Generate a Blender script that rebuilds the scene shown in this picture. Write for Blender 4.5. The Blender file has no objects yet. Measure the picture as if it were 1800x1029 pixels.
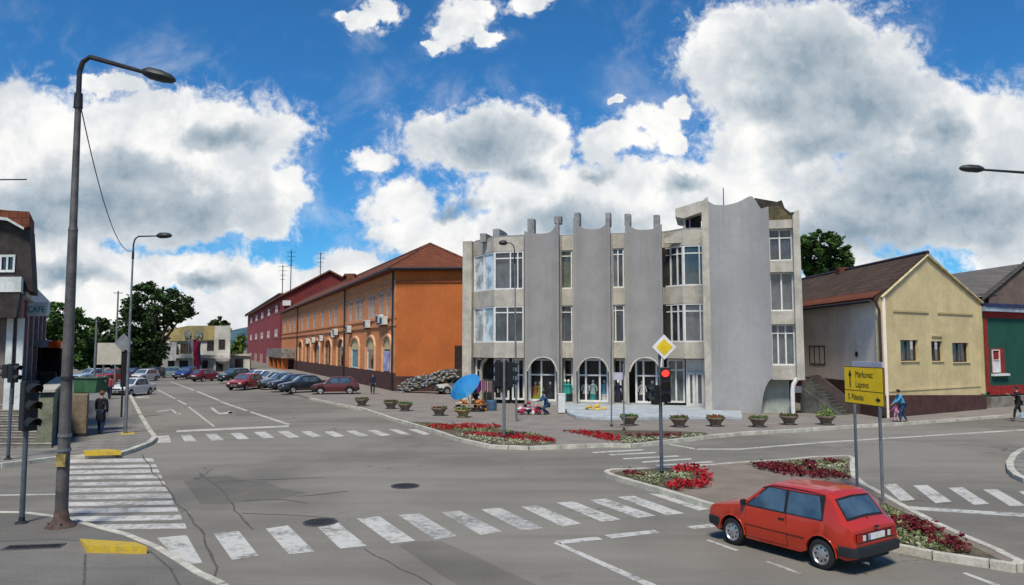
import bpy, bmesh, math, random
from mathutils import Vector, Matrix
from mathutils.geometry import tessellate_polygon
from math import radians as R, sin, cos, pi, atan2, sqrt
random.seed(7)
SC = bpy.context.scene
COL = SC.collection
# ---------------------------------------------------------------- camera
F_PX, CX, CY, H, HZ = 1300.0, 900.0, 514.5, 3.85, 611.0
PITCH = math.atan((HZ - CY) / F_PX)
cam_d = bpy.data.cameras.new('camera'); cam = bpy.data.objects.new('camera', cam_d); COL.objects.link(cam)
cam.location = (0, 0, H); cam.rotation_euler = (pi/2 + PITCH, 0, 0)
cam_d.sensor_width = 36; cam_d.lens = 36 * F_PX / 1800; cam_d.clip_end = 6000; cam_d.clip_start = .1
SC.camera = cam
SC.render.resolution_x = 1024; SC.render.resolution_y = 585
SC.view_settings.view_transform = 'Standard'; SC.view_settings.look = 'None'
SC.view_settings.gamma = 1; SC.view_settings.exposure = 0.75
# ---------------------------------------------------------------- measured positions: photo pixel -> place
def ray(px, py):
    u = (px - CX)/F_PX; v = (CY - py)/F_PX
    return Vector((u, cos(PITCH) - v*sin(PITCH), sin(PITCH) + v*cos(PITCH)))
CAM = Vector((0, 0, H))
def G(px, py, z=0.0):
    d = ray(px, py); t = (z - H)/d.z
    return CAM + d*t
def P(px, depth):
    d = ray(px, HZ); return Vector((d.x*depth/d.y, depth, 0))
def Z(py, depth):
    d = ray(CX, py); return H + d.z*depth/d.y
class Fr:
    """a wall's own frame: x along the wall, y into the building, z up"""
    def __init__(s, p0, p1, back=None):
        s.o = Vector((p0.x, p0.y, 0)); s.ux = Vector((p1.x-p0.x, p1.y-p0.y, 0)); s.L = s.ux.length; s.ux.normalize()
        s.n = Vector((-s.ux.y, s.ux.x, 0)); s.uy = Vector((back[0], back[1], 0)).normalized() if back else s.n
    def at(s, px, py, off=0.0):
        d = ray(px, py); t = (off - (CAM - s.o).dot(s.n))/d.dot(s.n); h = CAM + d*t
        return (h - s.o).dot(s.ux), h.z
    def x(s, px, off=0.0): return s.at(px, HZ, off)[0]
    def z(s, px, py, off=0.0): return s.at(px, py, off)[1]
    def w(s, x, y, z=0.0): return s.o + s.ux*x + s.uy*y + Vector((0, 0, z))
    def rot(s): return atan2(s.ux.y, s.ux.x)
# ---------------------------------------------------------------- world: clear sky with cumulus, in directions
SUN_AZ, SUN_EL = R(192), R(57)          # azimuth from +Y towards +X
wd = bpy.data.worlds.new('World'); SC.world = wd; wd.use_nodes = True
nt = wd.node_tree; nt.nodes.clear()
class NG:
    def __init__(s, nt): s.nt = nt
    def n(s, t, **kw):
        o = s.nt.nodes.new(t)
        for k, v in kw.items(): setattr(o, k, v)
        return o
    def put(s, sock, v):
        if v is None: return
        if isinstance(v, (int, float)): sock.default_value = v
        elif isinstance(v, (tuple, list)):
            v = tuple(v)
            if sock.type == 'RGBA' and len(v) == 3: v = v + (1,)
            sock.default_value = v
        else: s.nt.links.new(v, sock)
    def m(s, op, a, b=None, c=None, clamp=False):
        o = s.n('ShaderNodeMath', operation=op, use_clamp=clamp)
        s.put(o.inputs[0], a); s.put(o.inputs[1], b)
        if c is not None: s.put(o.inputs[2], c)
        return o.outputs[0]
    def mix(s, f, a, b, bt='MIX'):
        o = s.n('ShaderNodeMix', data_type='RGBA', blend_type=bt)
        s.put(o.inputs[0], f); s.put(o.inputs[6], a); s.put(o.inputs[7], b)
        return o.outputs[2]
    def ss(s, v, a, b, to0=0.0, to1=1.0):
        o = s.n('ShaderNodeMapRange', interpolation_type='SMOOTHSTEP')
        s.put(o.inputs[0], v); s.put(o.inputs[1], a); s.put(o.inputs[2], b); s.put(o.inputs[3], to0); s.put(o.inputs[4], to1)
        return o.outputs[0]
    def noise(s, vec, sc, det=4, ro=.55, dist=0.0):
        o = s.n('ShaderNodeTexNoise'); s.put(o.inputs['Vector'], vec); s.put(o.inputs['Scale'], sc)
        s.put(o.inputs['Detail'], det); s.put(o.inputs['Roughness'], ro); s.put(o.inputs['Distortion'], dist)
        return o.outputs[0]
g = NG(nt)
tc = g.n('ShaderNodeTexCoord'); sep = g.n('ShaderNodeSeparateXYZ'); nt.links.new(tc.outputs['Generated'], sep.inputs[0])
den = g.m('ADD', g.m('ABSOLUTE', sep.outputs[1]), .12)
U = g.m('DIVIDE', sep.outputs[0], den); V = g.m('DIVIDE', sep.outputs[2], den)
comb = g.n('ShaderNodeCombineXYZ'); g.put(comb.inputs[0], U); g.put(comb.inputs[1], V)
wv = g.n('ShaderNodeTexNoise'); g.put(wv.inputs['Vector'], comb.outputs[0]); g.put(wv.inputs['Scale'], 13); g.put(wv.inputs['Detail'], 5); g.put(wv.inputs['Roughness'], .6)
ws = g.n('ShaderNodeSeparateXYZ'); nt.links.new(wv.outputs['Color'], ws.inputs[0])
U = g.m('MULTIPLY_ADD', g.m('SUBTRACT', ws.outputs[0], .5), .085, U); V = g.m('MULTIPLY_ADD', g.m('SUBTRACT', ws.outputs[1], .5), .07, V)
def dirUV(px, py):
    d = ray(px, py).normalized(); q = abs(d.y) + .12
    return d.x/q, d.z/q
def field(blobs, k=.25):
    acc = None
    for (px, py, rx, ry) in blobs:
        cu, cv = dirUV(px, py); ru = rx/F_PX*.9; rv = ry/F_PX*.9
        a = g.m('MULTIPLY', g.m('SUBTRACT', U, cu), 1/ru); b = g.m('MULTIPLY', g.m('SUBTRACT', V, cv), 1/rv)
        d = g.m('SUBTRACT', 1.0, g.m('SQRT', g.m('ADD', g.m('MULTIPLY', a, a), g.m('MULTIPLY', b, b))))
        acc = d if acc is None else g.m('SMOOTH_MAX', acc, d, k)
    return acc
clouds = [(200,330,200,90),(340,330,110,70),(1640,300,200,110),(40,250,200,110),(240,240,170,95),(390,240,150,85),(470,235,80,45),(440,340,100,55),(495,335,55,38),(430,385,100,45),(250,380,240,60),(60,380,180,70),
          (205,150,70,22),(290,170,60,20),(90,470,130,50),(300,475,160,45),(480,490,130,38),(180,540,260,45),(620,470,60,24),(420,560,200,50),
          (640,40,26,24),(665,20,34,26),(605,35,18,12),(800,55,52,30),(820,25,48,36),(860,70,30,16),(760,72,30,14),(930,8,50,18),(985,5,30,12),
          (840,245,150,66),(960,245,60,50),(655,270,48,28),(705,350,75,55),(740,410,90,45),(1000,350,220,90),(1080,245,70,40),(900,420,220,50),(1145,205,45,40),(1170,250,40,30),(1090,172,20,10),(1180,180,30,20),
          (1150,350,160,95),(1290,110,95,120),(1420,90,180,110),(1500,160,150,130),(1430,230,200,70),(1640,230,170,95),(1750,250,150,110),(1350,350,250,100),(1600,350,300,100),(1470,440,80,40),(1560,470,90,28),(1760,455,80,20),(1720,400,150,50),(100,600,900,55),(900,540,700,70),(1560,560,700,80)]
grays = [(130,365,270,90),(330,372,200,75),(370,235,80,30),(60,400,150,40),(220,300,130,50),(430,230,60,35),(120,490,100,25),(360,490,90,22),(850,250,140,60),(800,370,50,22),(1010,390,170,60),(920,300,60,30),
         (1420,110,190,110),(1500,190,170,105),(1360,190,90,50),(1440,260,110,40),(1600,320,220,90),(1500,400,250,70),(1700,380,220,80),(1200,330,60,25),(1650,240,70,50),(1050,300,40,18)]
n1 = g.noise(comb.outputs[0], 7, 3, .5); n2 = g.noise(comb.outputs[0], 22, 9, .62, .15); n3 = g.noise(comb.outputs[0], 55, 6, .6, .2)
nsum = g.m('ADD', g.m('MULTIPLY', g.m('SUBTRACT', n1, .5), .7), g.m('ADD', g.m('MULTIPLY', g.m('SUBTRACT', n2, .5), .8), g.m('MULTIPLY', g.m('SUBTRACT', n3, .5), .55)))
Fc = g.m('ADD', field(clouds), nsum)
fr1 = g.noise(comb.outputs[0], 38, 8, .65, .4); fr2 = g.noise(comb.outputs[0], 10, 6, .6, .6)
core_a = g.ss(Fc, -.05, .27)
halo = g.m('MULTIPLY', g.ss(Fc, -.42, .10), g.ss(fr1, .44, .72))
veil = g.m('MULTIPLY', g.ss(Fc, -1.6, -.1), g.m('MULTIPLY', g.ss(fr2, .46, .78), .35))
alpha = g.m('MAXIMUM', core_a, g.m('MAXIMUM', g.m('MULTIPLY', halo, .85), veil))
Fg = g.m('ADD', field(grays, .4), g.m('MULTIPLY', nsum, .75))
gray = g.ss(Fg, -.04, .5)
lump = g.ss(g.noise(comb.outputs[0], 14, 8, .6, .3), .35, .68)
wisp = g.ss(g.noise(comb.outputs[0], 30, 6, .6, .1), .40, .62)
white = g.mix(lump, (.97,.96,.94), (.66,.70,.74))
gcol = g.mix(g.ss(Fg, .25, 1.0), (.53,.59,.64), (.25,.34,.42))
gcol = g.mix(g.m('MULTIPLY', wisp, .3), gcol, (.62,.66,.70))
ccol = g.mix(gray, white, gcol)
sky = g.n('ShaderNodeTexSky', sky_type='NISHITA', sun_disc=False, sun_elevation=SUN_EL, sun_rotation=SUN_AZ, air_density=1.0, dust_density=.2, ozone_density=3.0)
tint = g.mix(1.0, sky.outputs[0], (.20,.58,.86), 'MULTIPLY')
bgA = g.n('ShaderNodeBackground'); g.put(bgA.inputs[0], tint); g.put(bgA.inputs[1], .085)
bgB = g.n('ShaderNodeBackground'); g.put(bgB.inputs[0], ccol); g.put(bgB.inputs[1], .62)
ms = g.n('ShaderNodeMixShader'); g.put(ms.inputs[0], alpha); nt.links.new(bgA.outputs[0], ms.inputs[1]); nt.links.new(bgB.outputs[0], ms.inputs[2])
wo = g.n('ShaderNodeOutputWorld'); nt.links.new(ms.outputs[0], wo.inputs[0])
# ---------------------------------------------------------------- sun (behind thin cloud: soft)
sl = bpy.data.lights.new('sun', 'SUN'); sl.energy = 2.5; sl.angle = R(13); sl.color = (1, .92, .79)
so = bpy.data.objects.new('sun', sl); COL.objects.link(so)
sd = Vector((sin(SUN_AZ)*cos(SUN_EL), cos(SUN_AZ)*cos(SUN_EL), sin(SUN_EL)))
so.rotation_euler = sd.to_track_quat('Z', 'Y').to_euler(); so.location = (0, 0, 60)
# ---------------------------------------------------------------- mesh helpers
class MB:
    def __init__(s, fr=None, org=None): s.v = []; s.f = []; s.fr = fr; s.org = org or Vector((0,0,0))
    def P(s, p):
        p = s.fr.w(*p) - s.org if s.fr else Vector(p) - s.org
        s.v.append(p); return len(s.v) - 1
    def face(s, pts): s.f.append([s.P(p) for p in pts]); return s
    def box(s, x0, x1, y0, y1, z0, z1):
        i = [s.P((x, y, z)) for z in (z0, z1) for y in (y0, y1) for x in (x0, x1)]
        for q in ((0,2,3,1),(4,5,7,6),(0,1,5,4),(2,6,7,3),(0,4,6,2),(1,3,7,5)): s.f.append([i[k] for k in q])
        return s
    def obox(s, c, size, rz=0, rx=0, ry=0):
        m = Matrix.Translation(c) @ Matrix.Rotation(rz, 4, 'Z') @ Matrix.Rotation(ry, 4, 'Y') @ Matrix.Rotation(rx, 4, 'X')
        i = [s.P(tuple(m @ Vector((x*size[0]/2, y*size[1]/2, z*size[2]/2)))) for z in (-1, 1) for y in (-1, 1) for x in (-1, 1)]
        for q in ((0,2,3,1),(4,5,7,6),(0,1,5,4),(2,6,7,3),(0,4,6,2),(1,3,7,5)): s.f.append([i[k] for k in q])
        return s
    def prism(s, poly, a, b, ax='z'):
        """poly in 2-D, extruded from a to b along ax ('z': poly is x,y; 'y': poly is x,z)"""
        def mk(p, t): return (p[0], p[1], t) if ax == 'z' else ((p[0], t, p[1]) if ax == 'y' else (t, p[0], p[1]))
        n = len(poly); lo = [s.P(mk(p, a)) for p in poly]; hi = [s.P(mk(p, b)) for p in poly]
        for t in tessellate_polygon([[Vector((p[0], p[1], 0)) for p in poly]]):
            s.f.append([lo[k] for k in t][::-1]); s.f.append([hi[k] for k in t])
        for k in range(n): s.f.append([lo[k], lo[(k+1) % n], hi[(k+1) % n], hi[k]])
        return s
    def plate(s, outer, holes, a, b):
        """wall plate in x,z with real openings, from y=a to y=b"""
        loops = [list(outer)]+[list(h) for h in holes]; flat_ = [p for l in loops for p in l]
        lo = [s.P((p[0], a, p[1])) for p in flat_]; hi = [s.P((p[0], b, p[1])) for p in flat_]
        for t in tessellate_polygon([[Vector((p[0], p[1], 0)) for p in l] for l in loops]):
            s.f.append([lo[k] for k in t][::-1]); s.f.append([hi[k] for k in t])
        i = 0
        for l in loops:
            n = len(l)
            for k in range(n): s.f.append([lo[i+k], lo[i+(k+1)%n], hi[i+(k+1)%n], hi[i+k]])
            i += n
        return s
    def cyl(s, p0, p1, r0, r1=None, n=12): return s.tube([p0, p1], [r0, r1 if r1 is not None else r0], n)
    def tube(s, pts, r, n=8, cap=True):
        pts = [Vector(p) for p in pts]
        if not isinstance(r, (list, tuple)): r = [r]*len(pts)
        rings = []; prev = None
        for k, p in enumerate(pts):
            t = (pts[min(k+1, len(pts)-1)] - pts[max(k-1, 0)]).normalized()
            if prev is None: a = t.orthogonal().normalized()
            else:
                a = prev - t*prev.dot(t); a = a.normalized() if a.length > 1e-6 else t.orthogonal().normalized()
            prev = a; b = t.cross(a)
            rings.append([s.P(tuple(p + (a*cos(2*pi*j/n) + b*sin(2*pi*j/n))*r[k])) for j in range(n)])
        for A, B in zip(rings, rings[1:]):
            for j in range(n): s.f.append([A[j], A[(j+1) % n], B[(j+1) % n], B[j]])
        if cap: s.f.append(rings[0][::-1]); s.f.append(rings[-1])
        return s
    def lathe(s, prof, c=(0,0,0), n=16, ax=None):
        rings = [[s.P((c[0]+r*cos(2*pi*j/n), c[1]+r*sin(2*pi*j/n), c[2]+z)) for j in range(n)] for r, z in prof]
        for A, B in zip(rings, rings[1:]):
            for j in range(n): s.f.append([A[j], A[(j+1) % n], B[(j+1) % n], B[j]])
        s.f.append(rings[0][::-1]); s.f.append(rings[-1]); return s
    def ball(s, c, r, n=10, m=6, jit=0):
        if not isinstance(r, (tuple, list)): r = (r, r, r)
        rings = []
        for k in range(m+1):
            th = pi*(k+.02)/(m+.04); rings.append([s.P(tuple(Vector(c) + Vector((r[0]*sin(th)*cos(2*pi*j/n), r[1]*sin(th)*sin(2*pi*j/n), r[2]*cos(th)))*(1+random.uniform(-jit, jit)))) for j in range(n)])
        for A, B in zip(rings, rings[1:]):
            for j in range(n): s.f.append([A[j], A[(j+1) % n], B[(j+1) % n], B[j]])
        s.f.append(rings[0][::-1]); s.f.append(rings[-1]); return s
    def each(s, name, mat, parent=None, **kw):
        """one object for every separate piece"""
        par = list(range(len(s.v)))
        def find(a):
            while par[a] != a: par[a] = par[par[a]]; a = par[a]
            return a
        for f in s.f:
            for k in f[1:]: par[find(k)] = find(f[0])
        groups = {}
        for f in s.f: groups.setdefault(find(f[0]), []).append(f)
        out = []
        for fs in groups.values():
            ids = sorted({k for f in fs for k in f}); mp = {k: i for i, k in enumerate(ids)}
            b = MB(); b.v = [s.v[k] for k in ids]; b.f = [[mp[k] for k in f] for f in fs]
            out.append(b.build(name, mat, parent, **kw))
        return out
    def build(s, name, mat, parent=None, smooth=False, bevel=0, recalc=True):
        me = bpy.data.meshes.new(name); me.from_pydata([tuple(p) for p in s.v], [], s.f)
        if recalc:
            bm = bmesh.new(); bm.from_mesh(me); bmesh.ops.recalc_face_normals(bm, faces=bm.faces); bm.to_mesh(me); bm.free()
        me.materials.append(mat)
        if smooth:
            me.polygons.foreach_set('use_smooth', [True]*len(me.polygons))
            try: me.set_sharp_from_angle(angle=R(38))
            except Exception: pass
        o = bpy.data.objects.new(name, me); COL.objects.link(o)
        if parent: o.parent = parent
        if bevel:
            b = o.modifiers.new('bevel', 'BEVEL'); b.width = bevel; b.segments = 2; b.limit_method = 'ANGLE'
        return o
def tag(o, label, cat, group=None, kind=None):
    if label: o['label'] = label
    if cat: o['category'] = cat
    if group: o['group'] = group
    if kind: o['kind'] = kind
    return o
def thing(name, label, cat, loc=(0,0,0), rz=0, group=None):
    o = bpy.data.objects.new(name, None); COL.objects.link(o); o.location = loc; o.rotation_euler = (0, 0, rz)
    o.empty_display_size = .3
    return tag(o, label, cat, group)
def struct(o, label=None, cat=None):
    o['kind'] = 'structure'
    return tag(o, label or o.name.replace('_', ' '), cat or o.name.replace('_', ' '))
def stuff(o, label, cat): return tag(o, label, cat, None, 'stuff')
def copy_tree(o, parent=None):
    c = o.copy(); COL.objects.link(c); c.parent = parent
    for ch in list(o.children): copy_tree(ch, c)
    return c
# ---------------------------------------------------------------- materials
MATS = {}
def mat(name, col, rough=.85, var=.25, vs=3.0, bump=0.0, bs=40.0, metal=0.0, spec=.3, col2=None, streak=0.0, coat=0.0, emit=0.0, alpha=1.0):
    """procedural surface: colour broken by two scales of noise (wear, grime), fine bump"""
    if name in MATS: return MATS[name]
    m = bpy.data.materials.new(name); m.use_nodes = True; t = m.node_tree; t.nodes.clear(); q = NG(t)
    out = q.n('ShaderNodeOutputMaterial'); b = q.n('ShaderNodeBsdfPrincipled'); t.links.new(b.outputs[0], out.inputs[0])
    c = q.n('ShaderNodeTexCoord').outputs['Object']
    a = q.noise(c, vs, 6, .6); a2 = q.noise(c, vs*9, 3, .6)
    f = q.m('ADD', q.m('MULTIPLY', a, .7), q.m('MULTIPLY', a2, .3))
    lo = tuple(x*(1-var) for x in col) if col2 is None else col2
    hi = tuple(min(1, x*(1+var)) for x in col) if col2 is None else col
    cc = q.mix(q.ss(f, .35, .65), lo, hi)
    if streak:
        mp = q.n('ShaderNodeMapping'); q.put(mp.inputs[0], c); mp.inputs['Scale'].default_value = (2.2, 2.2, .12)
        sn = q.noise(mp.outputs[0], 1.6, 5, .7)
        cc = q.mix(q.m('MULTIPLY', q.ss(sn, .5, .75), streak), cc, tuple(x*.45 for x in col))
    q.put(b.inputs['Base Color'], cc); q.put(b.inputs['Roughness'], q.m('ADD', rough, q.m('MULTIPLY', q.m('SUBTRACT', a2, .5), .15), clamp=True))
    b.inputs['Metallic'].default_value = metal; b.inputs['Specular IOR Level'].default_value = spec
    if coat: b.inputs['Coat Weight'].default_value = coat; b.inputs['Coat Roughness'].default_value = .06
    if emit: q.put(b.inputs['Emission Color'], col); b.inputs['Emission Strength'].default_value = emit
    if bump:
        bn = q.n('ShaderNodeBump'); bn.inputs['Strength'].default_value = bump; bn.inputs['Distance'].default_value = .02
        q.put(bn.inputs['Height'], q.noise(c, bs, 4, .6)); t.links.new(bn.outputs[0], b.inputs['Normal'])
    MATS[name] = m; return m
def pattern_mat(name, kind, c1, c2, c3, sx, sy, ax='xy', bump=.4, rough=.85, spec=.2, dirt=.35):
    """brick / tile courses in the surface's own coordinates"""
    if name in MATS: return MATS[name]
    m = bpy.data.materials.new(name); m.use_nodes = True; t = m.node_tree; t.nodes.clear(); q = NG(t)
    out = q.n('ShaderNodeOutputMaterial'); b = q.n('ShaderNodeBsdfPrincipled'); t.links.new(b.outputs[0], out.inputs[0])
    c = q.n('ShaderNodeTexCoord').outputs['Object']
    sp = q.n('ShaderNodeSeparateXYZ'); q.put(sp.inputs[0], c)
    X, Y, Zz = sp.outputs
    cb = q.n('ShaderNodeCombineXYZ')
    if ax == 'xy': q.put(cb.inputs[0], X); q.put(cb.inputs[1], Y)
    else: q.put(cb.inputs[0], q.m('ADD', X, Y)); q.put(cb.inputs[1], Zz)
    bt = q.n('ShaderNodeTexBrick'); q.put(bt.inputs['Vector'], cb.outputs[0]); q.put(bt.inputs['Color1'], c1); q.put(bt.inputs['Color2'], c2); q.put(bt.inputs['Mortar'], c3)
    bt.inputs['Scale'].default_value = 1; bt.inputs['Brick Width'].default_value = sx; bt.inputs['Row Height'].default_value = sy
    bt.inputs['Mortar Size'].default_value = min(sx, sy)*.06; bt.inputs['Mortar Smooth'].default_value = .3
    if kind == 'paving': bt.offset = .5
    nz = q.noise(c, .7, 6, .65); nf = q.noise(c, 9, 4, .6)
    cc = q.mix(q.m('MULTIPLY', q.ss(nz, .38, .66), dirt), bt.outputs[0], tuple(x*.5 for x in c1))
    cc = q.mix(q.m('MULTIPLY', q.ss(nf, .4, .7), dirt*.5), cc, tuple(min(1, x*1.35) for x in c2))
    q.put(b.inputs['Base Color'], cc); b.inputs['Roughness'].default_value = rough; b.inputs['Specular IOR Level'].default_value = spec
    bn = q.n('ShaderNodeBump'); bn.inputs['Strength'].default_value = bump; bn.inputs['Distance'].default_value = .02
    q.put(bn.inputs['Height'], q.m('SUBTRACT', q.m('MULTIPLY', nf, .5), bt.outputs['Fac'])); t.links.new(bn.outputs[0], b.inputs['Normal'])
    MATS[name] = m; return m
def asphalt_mat(name, base, warm):
    m = bpy.data.materials.new(name); m.use_nodes = True; t = m.node_tree; t.nodes.clear(); q = NG(t)
    out = q.n('ShaderNodeOutputMaterial'); b = q.n('ShaderNodeBsdfPrincipled'); t.links.new(b.outputs[0], out.inputs[0])
    c = q.n('ShaderNodeTexCoord').outputs['Object']
    big = q.noise(c, .09, 5, .6, .4); mid = q.noise(c, .6, 6, .65, .3); fine = q.noise(c, 18, 4, .7); grit = q.noise(c, 42, 3, .85)
    cc = q.mix(q.ss(big, .38, .60), tuple(x*.74 for x in base), tuple(x*1.14 for x in base))
    cc = q.mix(q.m('MULTIPLY', q.ss(mid, .5, .72), .45), cc, warm)
    cc = q.mix(q.m('MULTIPLY', q.ss(fine, .35, .7), .35), cc, tuple(x*.66 for x in base))
    cc = q.mix(q.m('MULTIPLY', q.ss(grit, .54, .70), .5), cc, tuple(x*1.7 for x in base))
    cc = q.mix(q.m('MULTIPLY', q.ss(grit, .46, .32), .5), cc, tuple(x*.5 for x in base))
    mp = q.n('ShaderNodeMapping'); q.put(mp.inputs[0], c); mp.inputs['Rotation'].default_value = (0, 0, R(32)); mp.inputs['Scale'].default_value = (.10, .85, 1)
    band = q.noise(mp.outputs[0], 1.0, 4, .6, .3)
    cc = q.mix(q.m('MULTIPLY', q.ss(band, .48, .66), .32), cc, tuple(x*.58 for x in base))
    cc = q.mix(q.m('MULTIPLY', q.ss(band, .46, .32), .25), cc, tuple(x*1.3 for x in base))
    # cracks
    wv = q.n('ShaderNodeTexNoise'); q.put(wv.inputs['Vector'], c); q.put(wv.inputs['Scale'], 1.3); q.put(wv.inputs['Detail'], 4)
    va = q.n('ShaderNodeVectorMath', operation='MULTIPLY_ADD'); q.put(va.inputs[0], wv.outputs['Color']); va.inputs[1].default_value = (1.2,)*3; q.put(va.inputs[2], c)
    vo = q.n('ShaderNodeTexVoronoi', feature='DISTANCE_TO_EDGE'); q.put(vo.inputs['Vector'], va.outputs[0]); vo.inputs['Scale'].default_value = .28
    cr = q.ss(vo.outputs['Distance'], .003, .010, 1, 0)
    gate = q.ss(q.noise(c, .16, 2, .5), .54, .64)
    cc = q.mix(q.m('MULTIPLY', q.m('MULTIPLY', cr, gate), .75), cc, tuple(x*.3 for x in base))
    # old oil and tyre dark spots
    sp = q.ss(q.noise(c, .33, 3, .6, 1.2), .62, .74)
    cc = q.mix(q.m('MULTIPLY', sp, .35), cc, tuple(x*.55 for x in base))
    q.put(b.inputs['Base Color'], cc); b.inputs['Roughness'].default_value = .88; b.inputs['Specular IOR Level'].default_value = .25
    bn = q.n('ShaderNodeBump'); bn.inputs['Strength'].default_value = .35; bn.inputs['Distance'].default_value = .01
    q.put(bn.inputs['Height'], q.m('ADD', q.noise(c, 60, 3, .7), q.m('MULTIPLY', cr, -1.0))); t.links.new(bn.outputs[0], b.inputs['Normal'])
    return m
def paint_mark(name, col, wear=.45):
    """road paint worn through to the asphalt"""
    m = bpy.data.materials.new(name); m.use_nodes = True; t = m.node_tree; t.nodes.clear(); q = NG(t)
    out = q.n('ShaderNodeOutputMaterial'); b = q.n('ShaderNodeBsdfPrincipled'); t.links.new(b.outputs[0], out.inputs[0])
    c = q.n('ShaderNodeTexCoord').outputs['Object']
    n = q.m('ADD', q.m('MULTIPLY', q.noise(c, 7, 6, .7), .6), q.m('MULTIPLY', q.noise(c, 1.1, 3, .6), .4))
    cc = q.mix(q.ss(n, .50-.1*wear, .64), col, (.17,.165,.15))
    cc = q.mix(q.m('MULTIPLY', q.ss(q.noise(c, 30, 3, .7), .4, .7), .3), cc, tuple(x*.6 for x in col))
    q.put(b.inputs['Base Color'], cc); b.inputs['Roughness'].default_value = .8
    return m
def glass_mat(name, col, rough=.05, clear=0.0, spec=.9, wob=.0):
    if name in MATS: return MATS[name]
    m = bpy.data.materials.new(name); m.use_nodes = True; t = m.node_tree; t.nodes.clear(); q = NG(t)
    out = q.n('ShaderNodeOutputMaterial'); b = q.n('ShaderNodeBsdfPrincipled')
    c = q.n('ShaderNodeTexCoord').outputs['Object']
    cc = q.mix(q.ss(q.noise(c, 1.4, 3, .5), .4, .62), col, tuple(x*.45 for x in col))
    q.put(b.inputs['Base Color'], cc); b.inputs['Roughness'].default_value = rough; b.inputs['Specular IOR Level'].default_value = spec
    b.inputs['Coat Weight'].default_value = .6; b.inputs['Coat Roughness'].default_value = .02
    bn = q.n('ShaderNodeBump'); bn.inputs['Strength'].default_value = .06+wob; bn.inputs['Distance'].default_value = .05
    q.put(bn.inputs['Height'], q.noise(c, 1.2, 2, .5)); t.links.new(bn.outputs[0], b.inputs['Normal'])
    if clear:
        tr = q.n('ShaderNodeBsdfTransparent'); mx = q.n('ShaderNodeMixShader'); mx.inputs[0].default_value = clear
        t.links.new(b.outputs[0], mx.inputs[1]); t.links.new(tr.outputs[0], mx.inputs[2]); t.links.new(mx.outputs[0], out.inputs[0])
    else: t.links.new(b.outputs[0], out.inputs[0])
    MATS[name] = m; return m
def leaf_mat(name, a, b_, hue=.5):
    if name in MATS: return MATS[name]
    m = bpy.data.materials.new(name); m.use_nodes = True; t = m.node_tree; t.nodes.clear(); q = NG(t)
    out = q.n('ShaderNodeOutputMaterial'); b = q.n('ShaderNodeBsdfPrincipled'); t.links.new(b.outputs[0], out.inputs[0])
    c = q.n('ShaderNodeTexCoord').outputs['Object']
    cc = q.mix(q.ss(q.noise(c, .8, 4, .6), .38, .62), a, b_)
    cc = q.mix(q.m('MULTIPLY', q.ss(q.noise(c, 5, 3, .6), .45, .65), .5), cc, tuple(min(1, x*1.7) for x in b_))
    q.put(b.inputs['Base Color'], cc); b.inputs['Roughness'].default_value = .7; b.inputs['Specular IOR Level'].default_value = .25
    b.inputs['Subsurface Weight'].default_value = 0
    MATS[name] = m; return m
CONC = mat('pale_concrete', (.43,.405,.345), .9, .2, 1.2, .3, 30, streak=.4)
GREY = mat('grey_render', (.285,.275,.265), .92, .08, .9, .3, 40, streak=.2)
WHITE = mat('white_paint', (.68,.68,.66), .55, .1, 4)
DARKM = mat('dark_metal', (.035,.036,.04), .5, .3, 6, metal=.4)
GALV = mat('galvanised_steel', (.20,.215,.225), .5, .2, 5, metal=.5, streak=.2)
BLACK = mat('black_plastic', (.014,.015,.017), .5, .2, 5, spec=.4)
DGLASS = glass_mat('dark_glass', (.025,.03,.033), .05)
# ================================================================ ground
ASPH = asphalt_mat('asphalt', (.212,.197,.166), (.25,.222,.172))
b = MB(); b.face([(-900,-300,0),(900,-300,0),(900,1500,0),(-900,1500,0)])
struct(b.build('road', ASPH), 'grey worn asphalt of the wide crossing and its streets', 'road')
KH = .13
PAVE = pattern_mat('concrete_paving', 'paving', (.21,.20,.175), (.24,.225,.195), (.12,.115,.10), .9, .9, bump=.2, dirt=.4)
PAVEA = asphalt_mat('pavement_asphalt', (.17,.16,.14), (.21,.19,.155))
PINK = pattern_mat('block_paving', 'paving', (.27,.215,.175), (.22,.19,.155), (.13,.11,.09), .20, .10, bump=.3, dirt=.5)
KERB = mat('kerb_stone', (.46,.44,.37), .9, .25, 2.5, .3, 30, streak=.1)
def kerb(name, pts, label, w=.17, h=KH+.012, closed=False, step=1.0, mat_=KERB):
    """row of kerb stones along a line, each with its joint"""
    pts = [Vector((p[0], p[1], 0)) for p in pts]
    if closed: pts.append(pts[0])
    b = MB()
    for p, q in zip(pts, pts[1:]):
        L = (q-p).length; n = max(1, round(L/step)); d = (q-p).normalized(); nn = Vector((-d.y, d.x, 0))*w/2
        for k in range(n):
            a = p + d*(L*k/n + .012); c = p + d*(L*(k+1)/n - .012)
            hh = h + random.uniform(-.008, .008)
            b.prism([(a-nn)[:2], (c-nn)[:2], (c+nn)[:2], (a+nn)[:2]], -.05, hh)
    return struct(b.build(name, mat_), label, 'kerb')
KZ = .07
def px(L, z=0.0): return [G(x, y, z) for x, y in L]
def slab(name, poly, mat_, label, z1=KH, z0=-.05):
    b = MB(); b.prism([(p[0], p[1]) for p in poly], z0, z1); return struct(b.build(name, mat_), label, 'pavement')
# near-left corner pavement
A = px([(-420,900),(45,906),(100,913),(135,921),(180,934),(225,946),(275,967),(312,990),(350,1015),(390,1034),(470,1100)], KZ)
slab('pavement_near', A + [Vector((-3,4,0)), Vector((-25,4,0))], PAVEA, 'grey brown asphalt pavement of the near corner')
kerb('kerb_near', A, 'pale kerb round the near corner pavement', w=.14)
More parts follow.
